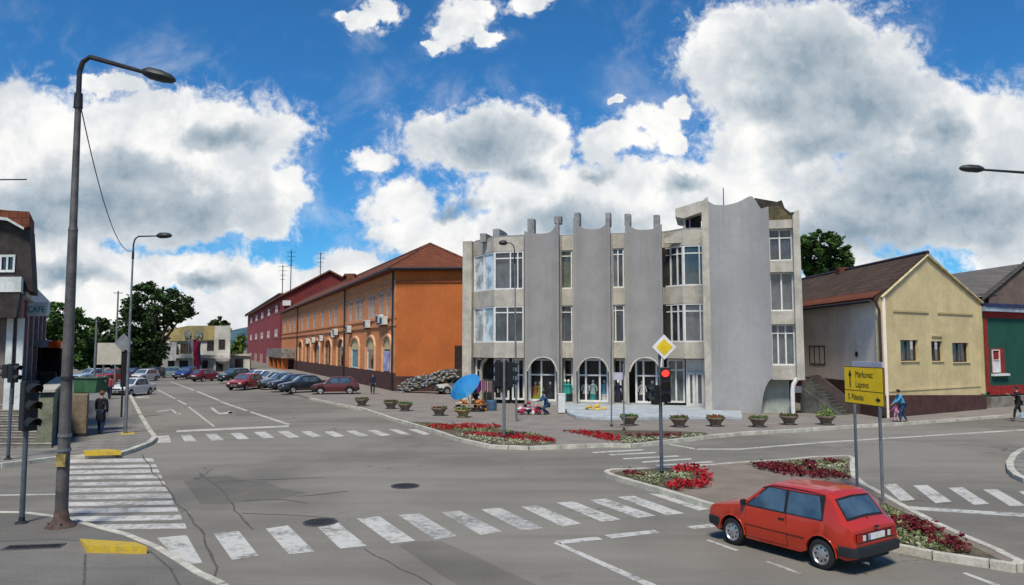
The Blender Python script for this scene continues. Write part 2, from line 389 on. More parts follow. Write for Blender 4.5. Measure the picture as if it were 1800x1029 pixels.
# left street pavement
B = px([(-420,832),(0,819),(100,806),(150,803),(205,800),(232,792),(262,780),(272,771),(262,757),(246,730),(235,708),(224,687),(213,665),(203,645),(196,632)], KZ)
slab('pavement_left', B + [Vector((-140,500,0)), Vector((-160,20,0))], PAVE, 'grey pavement slabs along the left side of the street')
kerb('kerb_left', B, 'pale worn kerb along the left street pavement', w=.2)
# square in front of the shops
C = px([(425,660),(470,680),(545,701),(600,713),(640,720),(693,738),(760,757),(800,771),(860,785),(930,788),(985,786),(1070,783),(1110,784),(1180,776),(1250,768),(1300,763),(1400,757),(1470,752),(1590,745),(1700,737),(1800,729),(1960,718),(2400,700)], KZ)
slab('shop_square', C + [Vector((160,300,0)), Vector((-70,340,0))], pattern_mat('square_paving', 'paving', (.24,.215,.19), (.27,.24,.21), (.15,.14,.12), .4, .2, bump=.15, dirt=.4), 'pinkish grey paving of the square in front of the shops')
kerb('kerb_square', C[2:], 'pale kerb along the square and the right street', w=.18)
# traffic island
D = px([(1065,833),(1078,839),(1120,851),(1175,867),(1230,884),(1290,901),(1400,925),(1500,946),(1565,961),(1640,976),(1740,991),(1788,999),(1793,992),(1760,976),(1700,950),(1640,922),(1590,895),(1545,870),(1515,853),(1502,842),(1498,822),(1500,808),(1490,804),(1440,806),(1380,811),(1320,815),(1260,820),(1180,825),(1110,828),(1072,829)], KZ)
slab('traffic_island', D, PINK, 'pinkish block paved traffic island with flower beds')
kerb('kerb_island', D, 'pale kerb stones round the traffic island', closed=True, w=.16, step=.8)
E_ = px([(1900,772),(1840,781),(1800,792),(1783,802),(1775,815),(1777,828),(1788,838),(1806,846),(1850,856),(1950,868)], KZ)
slab('right_island', E_ + [E_[0]+Vector((30,0,0))][:0] + [Vector((60, E_[-1].y, 0)), Vector((60, E_[0].y, 0))], PAVE, 'paved island cut by the right edge of the photo')
kerb('kerb_right', E_, 'pale curved kerb of the right island', w=.2)
# small corner ramp strips in yellow
YEL = mat('yellow_paint', (.62,.42,.02), .75, .35, 9, .1, 40, streak=.0, col2=(.42,.30,.06))
def flat(name, quads, mat_, label, z=.004, cat='road marking'):
    b = MB()
    for q in quads: b.face([(p.x, p.y, z) for p in px(q)])
    return struct(b.build(name, mat_, recalc=False), label, cat)
def ramp(pts, label):
    P4 = [G(x, y, KH) for x, y in pts]; b = MB()
    lo = [(p.x, p.y, KH-.02) for p in P4]; hi = [(P4[0].x, P4[0].y, KH+.13), (P4[1].x, P4[1].y, KH+.13), (P4[2].x, P4[2].y, KH+.03), (P4[3].x, P4[3].y, KH+.03)]
    b.face(hi); b.face(lo[::-1])
    for k in range(4): b.face([lo[k], lo[(k+1)%4], hi[(k+1)%4], hi[k]])
    return tag(b.build('kerb_ramp', YEL, bevel=.015), label, 'kerb ramp', 'yellow kerb ramps')
ramp([(152,972),(258,974),(238,956),(140,950)], 'yellow painted kerb ramp on the near corner pavement')
ramp([(150,801),(213,799),(190,791),(145,794)], 'yellow painted kerb ramp beyond the zebra crossing on the left')
flat('yellow_patch', [[(212,770),(236,769),(236,765),(212,766)]], YEL, 'small yellow painted patch by the sign pole', z=KH+.004, cat='yellow paint')
# markings
WP = paint_mark('road_paint', (.52,.51,.46), .45); WP2 = paint_mark('road_paint_worn', (.50,.49,.44), 1.2)
Q = [[(276,946),(328,941),(356,990),(320,993)],[(375,938),(420,934),(455,978),(408,985)],[(467,930),(506,924),(553,970),(508,975)],[(556,925),(594,919),(645,960),(598,965)],[(627,912),(667,908),(730,951),(688,956)],
     [(700,906),(738,903),(804,943),(764,949)],[(775,901),(808,898),(883,935),(845,941)],[(845,896),(879,893),(955,929),(918,934)],[(915,891),(945,889),(1022,921),(988,926)],[(978,884),(1009,882),(1092,914),(1058,918)],
     [(1035,880),(1064,877),(1153,907),(1121,911)],[(1085,874),(1114,872),(1203,903),(1171,906)],[(1140,868),(1170,870),(1262,893),(1228,898)]]
flat('near_crosswalk', [q for k, q in enumerate(Q) if k not in (5,6,7)], WP, 'broad white stripes of the near zebra crossing')
flat('near_crosswalk_worn', [Q[k] for k in (5,6,7)], WP2, 'worn white stripes in the middle of the near zebra crossing')
ys = [(809,6),(819,5),(828,6),(838,6),(849,6),(860,7),(872,8),(884,7),(896,8),(910,9),(925,9)]
def xr(y): return 267 + (y-806)*(325-267)/(925-806)
qs = []
for k, (y, t) in enumerate(ys):
    qs.append([(112, y-t/2+3), (xr(y), y-t/2), (xr(y)+3, y+t/2), (112, y+t/2+3)])
flat('left_crosswalk', [q for k, q in enumerate(qs) if k != 6], paint_mark('road_paint_mid', (.56,.54,.49), .8), 'white stripes of the left zebra crossing behind the lamp post')
flat('left_crosswalk_worn', [qs[6]], WP2, 'worn stripe of the left zebra crossing')
Q3 = [[(276,767),(297,766),(301,778),(277,779)]] + [[(a,b_),(c,d),(e,f),(g_,h)] for a,b_,c,d,e,f,g_,h in [(318,766,335,765,346,776,325,777),(361,764,380,763,394,774,372,775),(405,762,424,761,438,772,418,773),(446,760,466,759,483,770,463,771),(487,759,506,758,527,769,508,770),(529,759,545,758,566,768,549,769),(569,759,585,758,606,767,589,769),(608,758,623,757,648,766,633,768),(645,757,660,756,687,765,671,767),(682,755,697,755,723,764,709,765),(717,755,733,755,757,763,745,765)]]
flat('far_crosswalk', Q3, WP, 'white stripes of the zebra crossing over the far street')
flat('stop_line', [[(310,757),(508,748),(508,751),(310,760)],[(1577,889),(1830,905),(1830,911),(1580,895)],[(976,951),(1050,944),(1060,949),(985,957)],[(1062,941),(1150,932),(1160,937),(1075,947)],[(1205,926),(1262,920),(1275,925),(1220,931)]], WP, 'white stop lines before the crossings')
flat('lane_lines', [[(374,750),(379,750),(333,715),(330,716)],[(326,712),(329,711),(313,703),(311,704)],[(307,702),(309,701),(278,685),(276,686)],
     [(504,747),(511,746),(443,724),(438,725)],[(432,723),(437,722),(390,706),(386,707)],[(384,705),(388,704),(348,688),(345,689)],[(340,687),(343,686),(300,671),(298,671)],
     [(972,955),(980,953),(1155,1029),(1142,1034)],[(1222,789),(1300,789),(1300,791),(1222,791)],[(1175,782),(1178,781),(1226,789),(1222,791)],[(1300,789),(1460,776),(1460,778),(1300,791)],[(1460,776),(1800,755),(1900,749),(1900,751),(1800,757),(1460,778)],
     [(1345,988),(1350,987),(1412,1008),(1404,1010)],[(1240,950),(1246,949),(1300,968),(1292,969)],[(1690,1008),(1698,1007),(1790,1040),(1778,1042)],[(240,698),(262,697),(262,699),(240,700)],[(120,868),(0,870),(0,872),(120,870)]], WP, 'thin white lane lines on the road')
flat('turn_arrows', [[(275,723),(298,720),(298,722),(277,725)],[(298,718),(303,720),(314,728),(309,729)],[(308,728),(318,726),(318,728),(310,730)],
     [(369,717),(373,716),(386,726),(381,727)],[(381,726),(410,724),(412,727),(384,729)],[(400,722),(412,726),(402,728)]], WP, 'white turn arrows in the lanes of the far street')
flat('right_crosswalk', [[(1040,795),(1129,790),(1132,792),(1044,797)],[(1069,799),(1152,795),(1156,797),(1073,801)],[(1094,806),(1190,801),(1196,803),(1098,808)],[(1126,812),(1213,806),(1218,808),(1130,814)],[(1151,818),(1250,811),(1256,813),(1156,820)],[(1223,821),(1287,818),(1292,820),(1228,823)]], WP, 'thin foreshortened stripes of the crossing between square and island')
flat('slip_road_crosswalk', [[(1552,852),(1575,851),(1609,879),(1582,881)],[(1605,854),(1630,853),(1673,882),(1645,885)],[(1667,858),(1692,857),(1739,886),(1712,888)],[(1728,861),(1752,860),(1803,889),(1775,890)],[(1790,864),(1815,863),(1866,893),(1838,894)],[(1850,867),(1880,866),(1930,896),(1900,898)]], WP, 'white stripes of the crossing on the slip road at the right')
# darker repair strips and tar seams in the road
TAR = mat('tar', (.095,.088,.078), .85, .3, 6, .2, 50)
PATCH = asphalt_mat('patched_asphalt', (.165,.155,.132), (.19,.172,.14))
flat('asphalt_patch', [[(700,958),(730,952),(775,952),(830,975),(880,1000),(960,1036),(830,1042),(790,1020),(745,990)],[(322,846),(360,838),(402,836),(430,845),(470,848),(500,860),(540,866),(500,876),(455,880),(400,886),(352,886),(338,866)]], PATCH, 'darker patches of repaired asphalt', z=.002, cat='road patch')
b = MB()
def seam(L, w):
    pts = px(L); 
    fine = []
    for p, q in zip(pts, pts[1:]):
        n = max(2, int((q-p).length/.5))
        for k in range(n): fine.append(p.lerp(q, k/n) + Vector((random.uniform(-.05,.05), random.uniform(-.05,.05), 0)))
    fine.append(pts[-1])
    for p, q in zip(fine, fine[1:]):
        d = (q-p).normalized(); n = Vector((-d.y, d.x, 0))*w*random.uniform(.6,1.3)/2
        b.face([((p-n).x, (p-n).y, .006), ((q-n).x, (q-n).y, .006), ((q+n).x, (q+n).y, .006), ((p+n).x, (p+n).y, .006)])
seam([(252,800),(268,830),(300,870),(330,905),(358,940),(376,985),(380,1029)], .045)
seam([(370,846),(480,844),(570,840)], .05); seam([(525,873),(570,869),(612,864)], .08); seam([(422,903),(500,905),(590,912)], .05); seam([(352,832),(372,848),(395,870),(420,905),(445,932)], .04)
seam([(430,880),(500,878),(540,885)], .04); seam([(640,965),(760,1029)], .03)
struct(b.build('tar_seams', TAR, recalc=False), 'dark tar seams and cracks wandering over the asphalt', 'tar seam')
# manholes
def manhole(pxx, pyy, r, label, z=0.0):
    c = G(pxx, pyy, z); t = thing('manhole_cover', label, 'manhole', (c.x, c.y, z), random.random())
    b = MB(); b.lathe([(r*.98,.0),(r*1.0,.016),(r*.86,.018),(r*.86,.002)], n=28); b.build('rim', mat('worn_iron', (.11,.10,.09), .6, .3, 12, metal=.5), t)
    b = MB(); b.lathe([(.0,.0),(r*.82,.0),(r*.82,.012),(0.01,.012)], n=28)
    for k in range(-3, 4):
        for j in range(-3, 4):
            if (k*k+j*j)*.05 < .62*.9: b.box(k*r*.2-.02*r*2, k*r*.2+.04*r, j*r*.2-.04*r, j*r*.2+.04*r, .012, .018)
    b.build('cover', mat('iron_cover', (.055,.05,.047), .55, .35, 14, metal=.6), t)
manhole(563, 919, .38, 'round iron manhole cover just beyond the near zebra crossing')
manhole(712, 855, .40, 'round iron manhole cover in the middle of the crossing')
c = G(60, 962, KH); t = thing('drain_grate', 'dark slotted drain grate in the near corner pavement', 'drain grate', (c.x, c.y, KH), R(8))
b = MB(); b.box(-.5,.5,-.16,-.12,0,.015); b.box(-.5,.5,.12,.16,0,.015); b.box(-.5,-.46,-.12,.12,0,.015); b.box(.46,.5,-.12,.12,0,.015); b.build('grate_frame', MATS['worn_iron'], t)
b = MB()
for k in range(14): b.box(-.45+k*.066, -.42+k*.066, -.12,.12,.001,.012)
b.build('bars', MATS['iron_cover'], t)
b = MB(); b.box(-.46,.46,-.12,.12,.0005,.003); b.build('pit', BLACK, t)
# seam between near slabs
b = MB(); 
for L in ([(150,975),(148,1029)], [(262,968),(300,1000),(318,1035)], [(0,952),(100,948),(150,952)]):
    P2 = px(L, KH)
    for p, q in zip(P2, P2[1:]):
        d = (q-p).normalized(); n = Vector((-d.y, d.x, 0))*.02
        b.face([((p-n).x, (p-n).y, KH+.003), ((q-n).x, (q-n).y, KH+.003), ((q+n).x, (q+n).y, KH+.003), ((p+n).x, (p+n).y, KH+.003)])
struct(b.build('pavement_joints', TAR, recalc=False), 'dark joints in the near pavement', 'joint')
# ================================================================ buildings
def bld(name, label, fr, cat='building'):
    r = thing(name, label, cat, tuple(fr.o)); r['_'] = 0; del r['_']; return r
def sub(fr, root): return MB(fr, root.location.copy())
def window(fr, root, x0, x1, z0, z1, y=0.0, mx=(), mz=(), fw=.07, glass=None, frame=None, curtain=None, depth=.12, name='window'):
    """frame standing just proud of the wall opening, pane inside"""
    b = sub(fr, root)
    b.box(x0, x0+fw, y, y+depth, z0, z1); b.box(x1-fw, x1, y, y+depth, z0, z1)
    b.box(x0+fw, x1-fw, y+.002, y+depth-.002, z0, z0+fw); b.box(x0+fw, x1-fw, y+.002, y+depth-.002, z1-fw, z1)
    for f in mx: xx = x0+(x1-x0)*f; b.box(xx-fw*.45, xx+fw*.45, y+.006, y+depth-.01, z0+fw, z1-fw)
    for f in mz: zz = z0+(z1-z0)*f; b.box(x0+fw, x1-fw, y+.012, y+depth-.016, zz-fw*.4, zz+fw*.4)
    f = b.build(name, frame or WHITE, root)
    b = sub(fr, root); b.box(x0+fw*.5, x1-fw*.5, y+depth*.55, y+depth*.75, z0+fw*.5, z1-fw*.5); b.build('pane', glass or DGLASS, f)
    if curtain:
        b = sub(fr, root); n = max(6, int((x1-x0)/.07)); c0, c1, zc0, cm = curtain
        X0 = x0+(x1-x0)*c0; X1 = x0+(x1-x0)*c1; pr = []
        for k in range(n+1): pr.append((X0+(X1-X0)*k/n, y+depth+.10+.035*sin(k*1.9)+random.uniform(-.01,.01)))
        for a, c in zip(pr, pr[1:]): b.face([(a[0],a[1],z0+zc0*(z1-z0)),(c[0],c[1],z0+zc0*(z1-z0)),(c[0],c[1],z1-.05),(a[0],a[1],z1-.05)])
        b.build('curtain', cm, f)
    return f
CLEARG = glass_mat('window_glass', (.09,.11,.13), .04, clear=.6)
SKYG = glass_mat('sky_tinted_glass', (.66,.72,.74), .10, spec=.9)  # pale blue white base colour stands in for the reflected sky
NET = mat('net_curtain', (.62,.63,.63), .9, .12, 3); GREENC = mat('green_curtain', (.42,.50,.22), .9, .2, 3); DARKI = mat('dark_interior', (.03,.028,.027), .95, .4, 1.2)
TEALC = mat('teal_curtain', (.14,.25,.27), .9, .2, 3); BRNC = mat('brown_curtain', (.16,.11,.06), .9, .3, 3); ROSEC = mat('rose_curtain', (.35,.30,.31), .9, .2, 3)
# ---------------------------------------------------------------- grey three-storey shop building
FG = Fr(P(817, 49.0), P(1240, 45.0))
gb = bld('shop_building', 'grey three storey concrete building with curved fins, horned roofline and taller right tower', FG)
x = FG.x
Zs = FG.z(1040, 630); Zw0, Zw1 = FG.z(1040, 602), FG.z(1040, 536); Zv0, Zv1 = FG.z(1040, 506), FG.z(1040, 437); Zr = FG.z(1040, 411)
xl = x(830, 1.7); xb = x(868); xe = x(923)
# core
PL = [(xl, 1.9), (xb, .0), (x(921), .0), (x(921), .9), (x(1168), .9), (x(1168, 1.0), 1.0), (x(1203), 0), (x(1240), 0), (x(1240), 12), (xl, 12)]
def offs(poly, d): return [(p[0], p[1]+d) for p in poly]
b = sub(FG, gb)
core = [(xl+.35, 2.1), (xb+.15, .45), (x(921), .45), (x(921), .95), (x(1168), .95), (x(1203)-.1, .5), (x(1240), .5), (x(1240), 11.8), (xl+.35, 11.8)]
b.prism(core, Zs+.3, Zr-.25)
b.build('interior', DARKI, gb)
b = sub(FG, gb)     # spandrel bands following the bays
for z0, z1 in ((Zs, Zw0), (Zw1, Zv0), (Zv1, Zr)):
    b.prism(PL, z0, z1)
b.each('spandrel', CONC, gb)
b = sub(FG, gb)     # left pillar and side wall, rear wall
b.prism([(x(817, 1.9)-.05, 1.5), (xl, 1.5), (xl, 12.2), (x(817, 1.9)-.05, 12.2)], 0, Zr+.06)
b.box(xl, x(1240), 11.9, 12.25, 0, Zr)
for p0, p1 in ((983, 986), (1006, 1009), (1074, 1077), (1098, 1101)): b.box(x(p0), x(p1), .25, .9, 0, Zr-.02)
b.each('wall', CONC, gb)
# side windows: bays
def bay(fr, a, c, z0, z1, mxs, mzs, gl, cur=None):
    """window in a slanted face from plan point a to c"""
    A_, C_ = fr.w(a[0], a[1]), fr.w(c[0], c[1]); f2 = Fr(A_, C_)
    return window(f2, gb, .02, f2.L-.02, z0, z1, .02, mxs, mzs, .09, gl, WHITE, cur)
for z0, z1, g1, cur in ((Zw0, Zw1, SKYG, None), (Zv0, Zv1, SKYG, None)):
    bay(FG, PL[0], PL[1], z0, z1, (.5,), (), g1)
bay(FG, PL[1], PL[2], Zw0, Zw1, (.45, .72), (.82,), CLEARG, (.0, .35, .0, TEALC))
bay(FG, PL[1], PL[2], Zv0, Zv1, (.55, .8), (.82,), CLEARG, (.0, .5, .0, NET))
bay(FG, PL[5], PL[6], Zw0, Zw1, (.35, .7), (.8,), CLEARG, (.0, .4, .0, NET)); bay(FG, PL[5], PL[6], Zv0, Zv1, (.35, .7), (.8,), CLEARG, (.0, .6, .0, BRNC))
bay(FG, PL[6], PL[7], Zw0, Zw1, (.8,), (.8,), CLEARG, (.0, 1, .0, NET)); bay(FG, PL[6], PL[7], Zv0, Zv1, (.8,), (.8,), CLEARG, (.0, 1, .0, TEALC))
# narrow window columns
window(FG, gb, x(986,.4), x(1006,.4), Zw0, Zw1, .5, (), (.82,), .08, CLEARG, WHITE, (.0, .3, .0, NET))
window(FG, gb, x(986,.4), x(1006,.4), Zv0, Zv1, .5, (), (.85,), .08, CLEARG, WHITE, (.0, .95, .0, GREENC))
window(FG, gb, x(1077,.4), x(1098,.4), Zw0, Zw1, .5, (.25,), (.85,), .08, CLEARG, WHITE, (.0, .3, .0, NET))
window(FG, gb, x(1077,.4), x(1098,.4), Zv0, Zv1, .5, (.5,), (.85,), .08, CLEARG, WHITE, (.0, .5, .0, NET))
for pa, pb_ in ((986, 1006), (1077, 1098)):
    b = sub(FG, gb)
    for z0, z1 in ((Zs, Zw0), (Zw1, Zv0), (Zv1, Zr)): b.box(x(pa), x(pb_), .42, .895, z0+.004, z1-.004)
    b.each('spandrel', CONC, gb)
# curved fins
def fin(fr, root, p0, p1, zt, hl, hr, arch=True, inw=.45, th=.3, y0=0.0, leg=.12, power=3.2, zb=None, name='fin', m=GREY, bulge=None):
    X0, X1 = fr.x(p0, y0), fr.x(p1, y0); W = X1-X0; b = sub(fr, root); N = 26; cols = []
    for k in range(N+1):
        t = k/N; s_ = 2*t-1; xx = X0 + W*t
        zt_ = zt + (hl if s_ < 0 else hr)*abs(s_)**power
        yi = y0 + inw*(1-s_*s_)
        if zb: zbv = zb(t)
        elif arch:
            if xx - X0 < leg or X1 - xx < leg: zbv = 0.0
            else:
                q = abs(s_)/(1-2*leg/W); zbv = Zs + .05 - 1.35*(1-sqrt(max(0, 1-min(1, q)**2.6)))
        else: zbv = 0.0
        cols.append((xx, yi, zbv, zt_))
    def ins(arr):
        out = []
        for a, c in zip(arr, arr[1:]):
            out.append(a)
            if (a[2] == 0) != (c[2] == 0):
                if a[2] == 0: out.append((a[0]+.004, a[1], c[2], a[3]))
                else: out.append((c[0]-.004, c[1], a[2], c[3]))
        out.append(arr[-1]); return out
    cols = ins(cols); rows = []
    for (xx, yi, zb_, zt_) in cols:
        r = []
        for yy in (yi, yi+th):
            for j in range(7): r.append(b.P((xx, yy, zb_+(zt_-zb_)*j/6)))
        rows.append(r)
    for A_, B_ in zip(rows, rows[1:]):
        for j in range(6):
            b.f.append([A_[j], B_[j], B_[j+1], A_[j+1]]); b.f.append([A_[7+j], A_[8+j], B_[8+j], B_[7+j]])
        b.f.append([A_[6], B_[6], B_[13], A_[13]]); b.f.append([A_[0], A_[7], B_[7], B_[0]])
    for r in (rows[0], rows[-1]):
        for j in range(6): b.f.append([r[j], r[j+1], r[8+j], r[7+j]])
    if arch and not zb:
        c_ = MB(fr, root.location.copy()); pts = [(k[0], k[1]-.02, k[2]-.02) for k in cols if k[2] > 0]
        c_.tube([(pts[0][0], pts[0][1], 0)]+pts+[(pts[-1][0], pts[-1][1], 0)], .055, 6); c_.build('arch_trim', CONC, root, smooth=True)
    return b.build(name, m, root, smooth=True)
fin(FG, gb, 922, 983, FG.z(940, 411), 0.15, FG.z(980, 384)-FG.z(940, 411), y0=-.35)
fin(FG, gb, 1009, 1074, FG.z(1040, 403), FG.z(1010, 384)-FG.z(1040, 403), FG.z(1010, 388)-FG.z(1040, 403), y0=-.35)
fin(FG, gb, 1101, 1166, FG.z(1130, 404), FG.z(1101, 385)-FG.z(1130, 404), .25, y0=-.35)
b = sub(FG, gb)      # horn stubs
for p0, p1, a, c in ((925, 937, 412, 383), (973, 985, 392, 378), (1009, 1019, 395, 372), (1065, 1074, 396, 372), (1099, 1110, 395, 374), (1151, 1162, 408, 376), (840, 851, 425, 409), (863, 875, 425, 401)):
    b.box(x(p0), x(p1), .35, .95 if p0 > 900 else 2.2, FG.z(p0, a), FG.z(p0, c))
b.each('roof_horn', mat('weathered_concrete', (.25,.255,.25), .92, .3, 3, .3, 30, streak=.4), gb, bevel=.04)
b = sub(FG, gb)
zz = FG.z(850, 425)
b.prism([(x(822), Zr), (x(824), zz), (x(840), FG.z(840,420)), (x(858), FG.z(858,412)), (x(874), FG.z(874,402)), (x(876), Zr)], 2.3, 2.6, 'y')
b.build('parapet', CONC, gb)
b = sub(FG, gb); b.prism(offs(PL, .2), Zr, Zr+.14); b.build('coping', MATS['weathered_concrete'], gb)
# ground floor
b = sub(FG, gb); b.prism([(xl+.1, 2.4), (x(868,.4)+.2, 1.5), (x(925), 2.4), (x(1170), 2.4), (x(1172), 1.55), (x(1236), 1.5), (x(1236), 11), (xl+.1, 11)], 0, Zs-.02)
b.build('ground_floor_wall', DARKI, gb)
SHOPG = glass_mat('shop_glass', (.06,.07,.075), .05, clear=.84)
gz0 = KH+.25; ztop = Zs-.06
def shopwin(pa, pb_, y, mxs, mz=(.62,), gl=SHOPG, z0=gz0): return window(FG, gb, x(pa, y), x(pb_, y), z0, ztop, y, mxs, mz, .12, gl, WHITE, name='shop_window')
shopwin(930, 978, .75, (.45,)); shopwin(986, 1007, 1.2, ()); shopwin(1015, 1069, .75, (.27, .72)); shopwin(1077, 1099, 1.2, (.6,)); shopwin(1116, 1160, .75, (.33, .85))
shopwin(836, 862, 2.2, (.5,), (.7,)); shopwin(868, 895, 1.3, (.5,), (.7,)); shopwin(900, 922, 1.3, (.5,), (.6,))
shopwin(1172, 1203, 1.4, (.5,), (.75,), glass_mat('grey_green_glass', (.10,.13,.125), .08)); 
window(FG, gb, x(1205, .9), x(1238, .9), KH+.12, ztop, .9, (), (.72,), .1, NET, WHITE, name='shop_window')
for pa, pb_ in ((1208, 1220), (1222, 1236)):
    window(FG, gb, x(pa, .8), x(pb_, .8), KH+.14, FG.z(1220, 655, .8), .78, (), (), .13, CLEARG, WHITE, name='door')
b = sub(FG, gb)
for p0 in (922, 984, 1073): b.box(x(p0), x(p0)+.16, .9, 1.05, 0, Zs-.01)
b.box(x(925,.6), x(1164,.6), .6, .74, KH, gz0); b.build('base_wall', mat('base_render', (.33,.33,.31), .9, .2, 2, streak=.3), gb)
b = sub(FG, gb); 
for r, px0, s_ in ((.75, 862, 1),): b.tube([(x(846,2.0), 2.0, KH), (x(846,2.0), 2.0, 2.2), (x(849,1.9), 1.8, 2.8), (x(858,1.6), 1.3, Zs)], .13, 8)
b.build('arch_column', CONC, gb, smooth=True)
# ---- penthouse
b = sub(FG, gb); hp = lambda p, q: (x(p), FG.z(p, q))
b.prism([hp(1190, 364), hp(1236, 350), hp(1242, 350), hp(1242, 368), hp(1205, 381), hp(1190, 378)], .6, 4, 'y')
b.prism([hp(1203, 376), hp(1208, 376), hp(1208, 404), hp(1203, 404)], .9, 3.6, 'y')
b.prism([hp(1170, 419), hp(1208, 403), hp(1232, 408), hp(1240, 414), hp(1240, 425), hp(1170, 428)], .05, .25, 'y')
b.each('penthouse', CONC, gb)
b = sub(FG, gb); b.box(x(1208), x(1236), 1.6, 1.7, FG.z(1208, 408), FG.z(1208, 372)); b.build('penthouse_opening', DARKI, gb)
b = sub(FG, gb); b.box(x(1214), x(1217), 1.3, 1.4, FG.z(1208, 402), FG.z(1208, 380)); b.build('pink_cloth', mat('pink_cloth', (.45,.22,.45), .9), gb)
# ---- tower
FT = Fr(P(1238, 42.6), P(1413, 41.2)); X = FT.x; ZT = lambda p, q, o=0: FT.z(p, q, o)
zt = ZT(1300, 354)
def zb_main(t):
    pxl = 1250+107*t
    if pxl < 1337: return 0.0
    q = (pxl-1337)/24.0
    return ZT(1350, 735)*0 + 2.15*min(1, sqrt(max(0.0, 1-(1-min(1, q))**2)))+.02
def fin_t():
    X0, X1 = X(1250), X(1357); b = sub(FT, gb); N = 44; rows = []
    prof = [(0, 352), (.1, 357), (.3, 357), (.5, 352), (.68, 344), (.74, 343), (.8, 352), (.88, 368), (1, 366)]
    for k in range(N+1):
        t = k/N
        for (a, ya), (c, yc) in zip(prof, prof[1:]):
            if a <= t <= c+1e-6: py = ya+(yc-ya)*(t-a)/(c-a); break
        s_ = 2*t-1; yi = -.1 + .75*(1-abs(s_)**1.8); zt_ = ZT(1300, py); zb_ = zb_main(t); r = []
        for yy in (yi, yi+.3):
            for j in range(9): r.append(b.P((X0+(X1-X0)*t, yy, zb_+(zt_-zb_)*j/8)))
        rows.append(r)
    for A_, B_ in zip(rows, rows[1:]):
        for j in range(8):
            b.f.append([A_[j], B_[j], B_[j+1], A_[j+1]]); b.f.append([A_[9+j], A_[10+j], B_[10+j], B_[9+j]])
        b.f.append([A_[8], B_[8], B_[17], A_[17]]); b.f.append([A_[0], A_[9], B_[9], B_[0]])
    for r in (rows[0], rows[-1]):
        for j in range(8): b.f.append([r[j], r[j+1], r[10+j], r[9+j]])
    b.build('fin', mat('tower_render', (.33,.33,.325), .92, .09, .35, .2, 60, streak=.2), gb, smooth=True)
fin_t()
b = sub(FT, gb)
b.prism([(X(1238), 0), (X(1250), 0), (X(1250), ZT(1250, 349)), (X(1247), ZT(1250, 347)), (X(1240), ZT(1250, 353)), (X(1238), ZT(1250, 360))], -.15, 1.4, 'y')
b.prism([(X(1399), ZT(1400, 668)), (X(1413), ZT(1413, 668)), (X(1411), ZT(1411, 371)), (X(1405), ZT(1400, 371)), (X(1399), ZT(1400, 380))], -.2, 1.1, 'y')
b.box(X(1250), X(1409), 1.1, 9.5, 2.3, ZT(1300, 372))
b.box(X(1250), X(1338), .9, 9.5, 0, 2.3)
b.each('tower_wall', CONC, gb)
b = sub(FT, gb)
rows_ = [(668, 643), (570, 547), (478, 458), (401, 386)]
for lo_, hi_ in rows_: b.box(X(1356), X(1399), .05, 1.08, ZT(1380, lo_), ZT(1380, hi_))
b.each('spandrel', CONC, gb)
for (lo_, hi_), mxs, mz, cm in (((643, 570), (.3, .62), (.78,), NET), ((547, 478), (.5,), (), NET), ((458, 401), (.47,), (.72,), ROSEC)):
    window(FT, gb, X(1356), X(1399), ZT(1380, lo_), ZT(1380, hi_), .35, mxs, mz, .09, CLEARG, WHITE, (.02, .98, .0, cm))
b = sub(FT, gb); b.prism([(X(1334), ZT(1334, 344)), (X(1374), ZT(1374, 351)), (X(1383), ZT(1383, 348)), (X(1388), ZT(1388, 362)), (X(1398), ZT(1398, 370)), (X(1406), ZT(1406, 369)), (X(1400), ZT(1400, 387)), (X(1350), ZT(1350, 387)), (X(1343), ZT(1343, 366))], .62, 1.0, 'y')
b.build('crown', mat('dark_crown', (.045,.040,.034), .9, .5, 3), gb)
b = sub(FT, gb); b.prism([(X(1357), ZT(1357, 362)), (X(1375), ZT(1375, 360)), (X(1398), ZT(1398, 378)), (X(1398), ZT(1398, 386)), (X(1357), ZT(1357, 386))], .3, .6, 'y')
b.build('bare_patch', mat('bare_brown', (.15,.12,.055), .95, .6, 2.5, col2=(.05,.05,.03)), gb)
b = sub(FT, gb)     # passage below the tower: corrugated pale door, column
xx = X(1338); 
n = 16
for k in range(n):
    a = X(1338)+(X(1388)-X(1338))*k/n; c = X(1338)+(X(1388)-X(1338))*(k+.82)/n; b.box(a, c, .88, .93, 0, 2.3)
b.box(X(1338), X(1388), .93, 1.0, 0, 2.3); b.build('ribbed_door', mat('pale_green_sheet', (.36,.40,.35), .7, .15, 2, streak=.3), gb)
b = sub(FT, gb); b.tube([(X(1391), .0, 0), (X(1391), .0, 1.45), (X(1393), .0, 1.8), (X(1399), .0, 2.08), (X(1408), .0, 2.2)], .12, 8); b.build('column', WHITE, gb, smooth=True)
b = sub(FT, gb); b.box(X(1394), X(1411), 1.15, 1.2, 1.28, 1.66); b.build('notice', mat('notice_white', (.5,.5,.5), .7), gb)
b = sub(FT, gb); b.box(X(1394), X(1412), 1.2, 1.3, 1.66, 2.2); b.build('red_panel', mat('dark_red', (.13,.02,.012), .8, .4, 5), gb)
b = sub(FG, gb); b.tube([(x(1279), 3, Zr+1), (x(1279), 3, FG.z(1279, 330, 3))], .03, 6); b.tube([(x(895), 2.5, Zr), (x(895), 2.5, Zr+.4)], .02, 5); b.each('antenna', DARKM, gb)
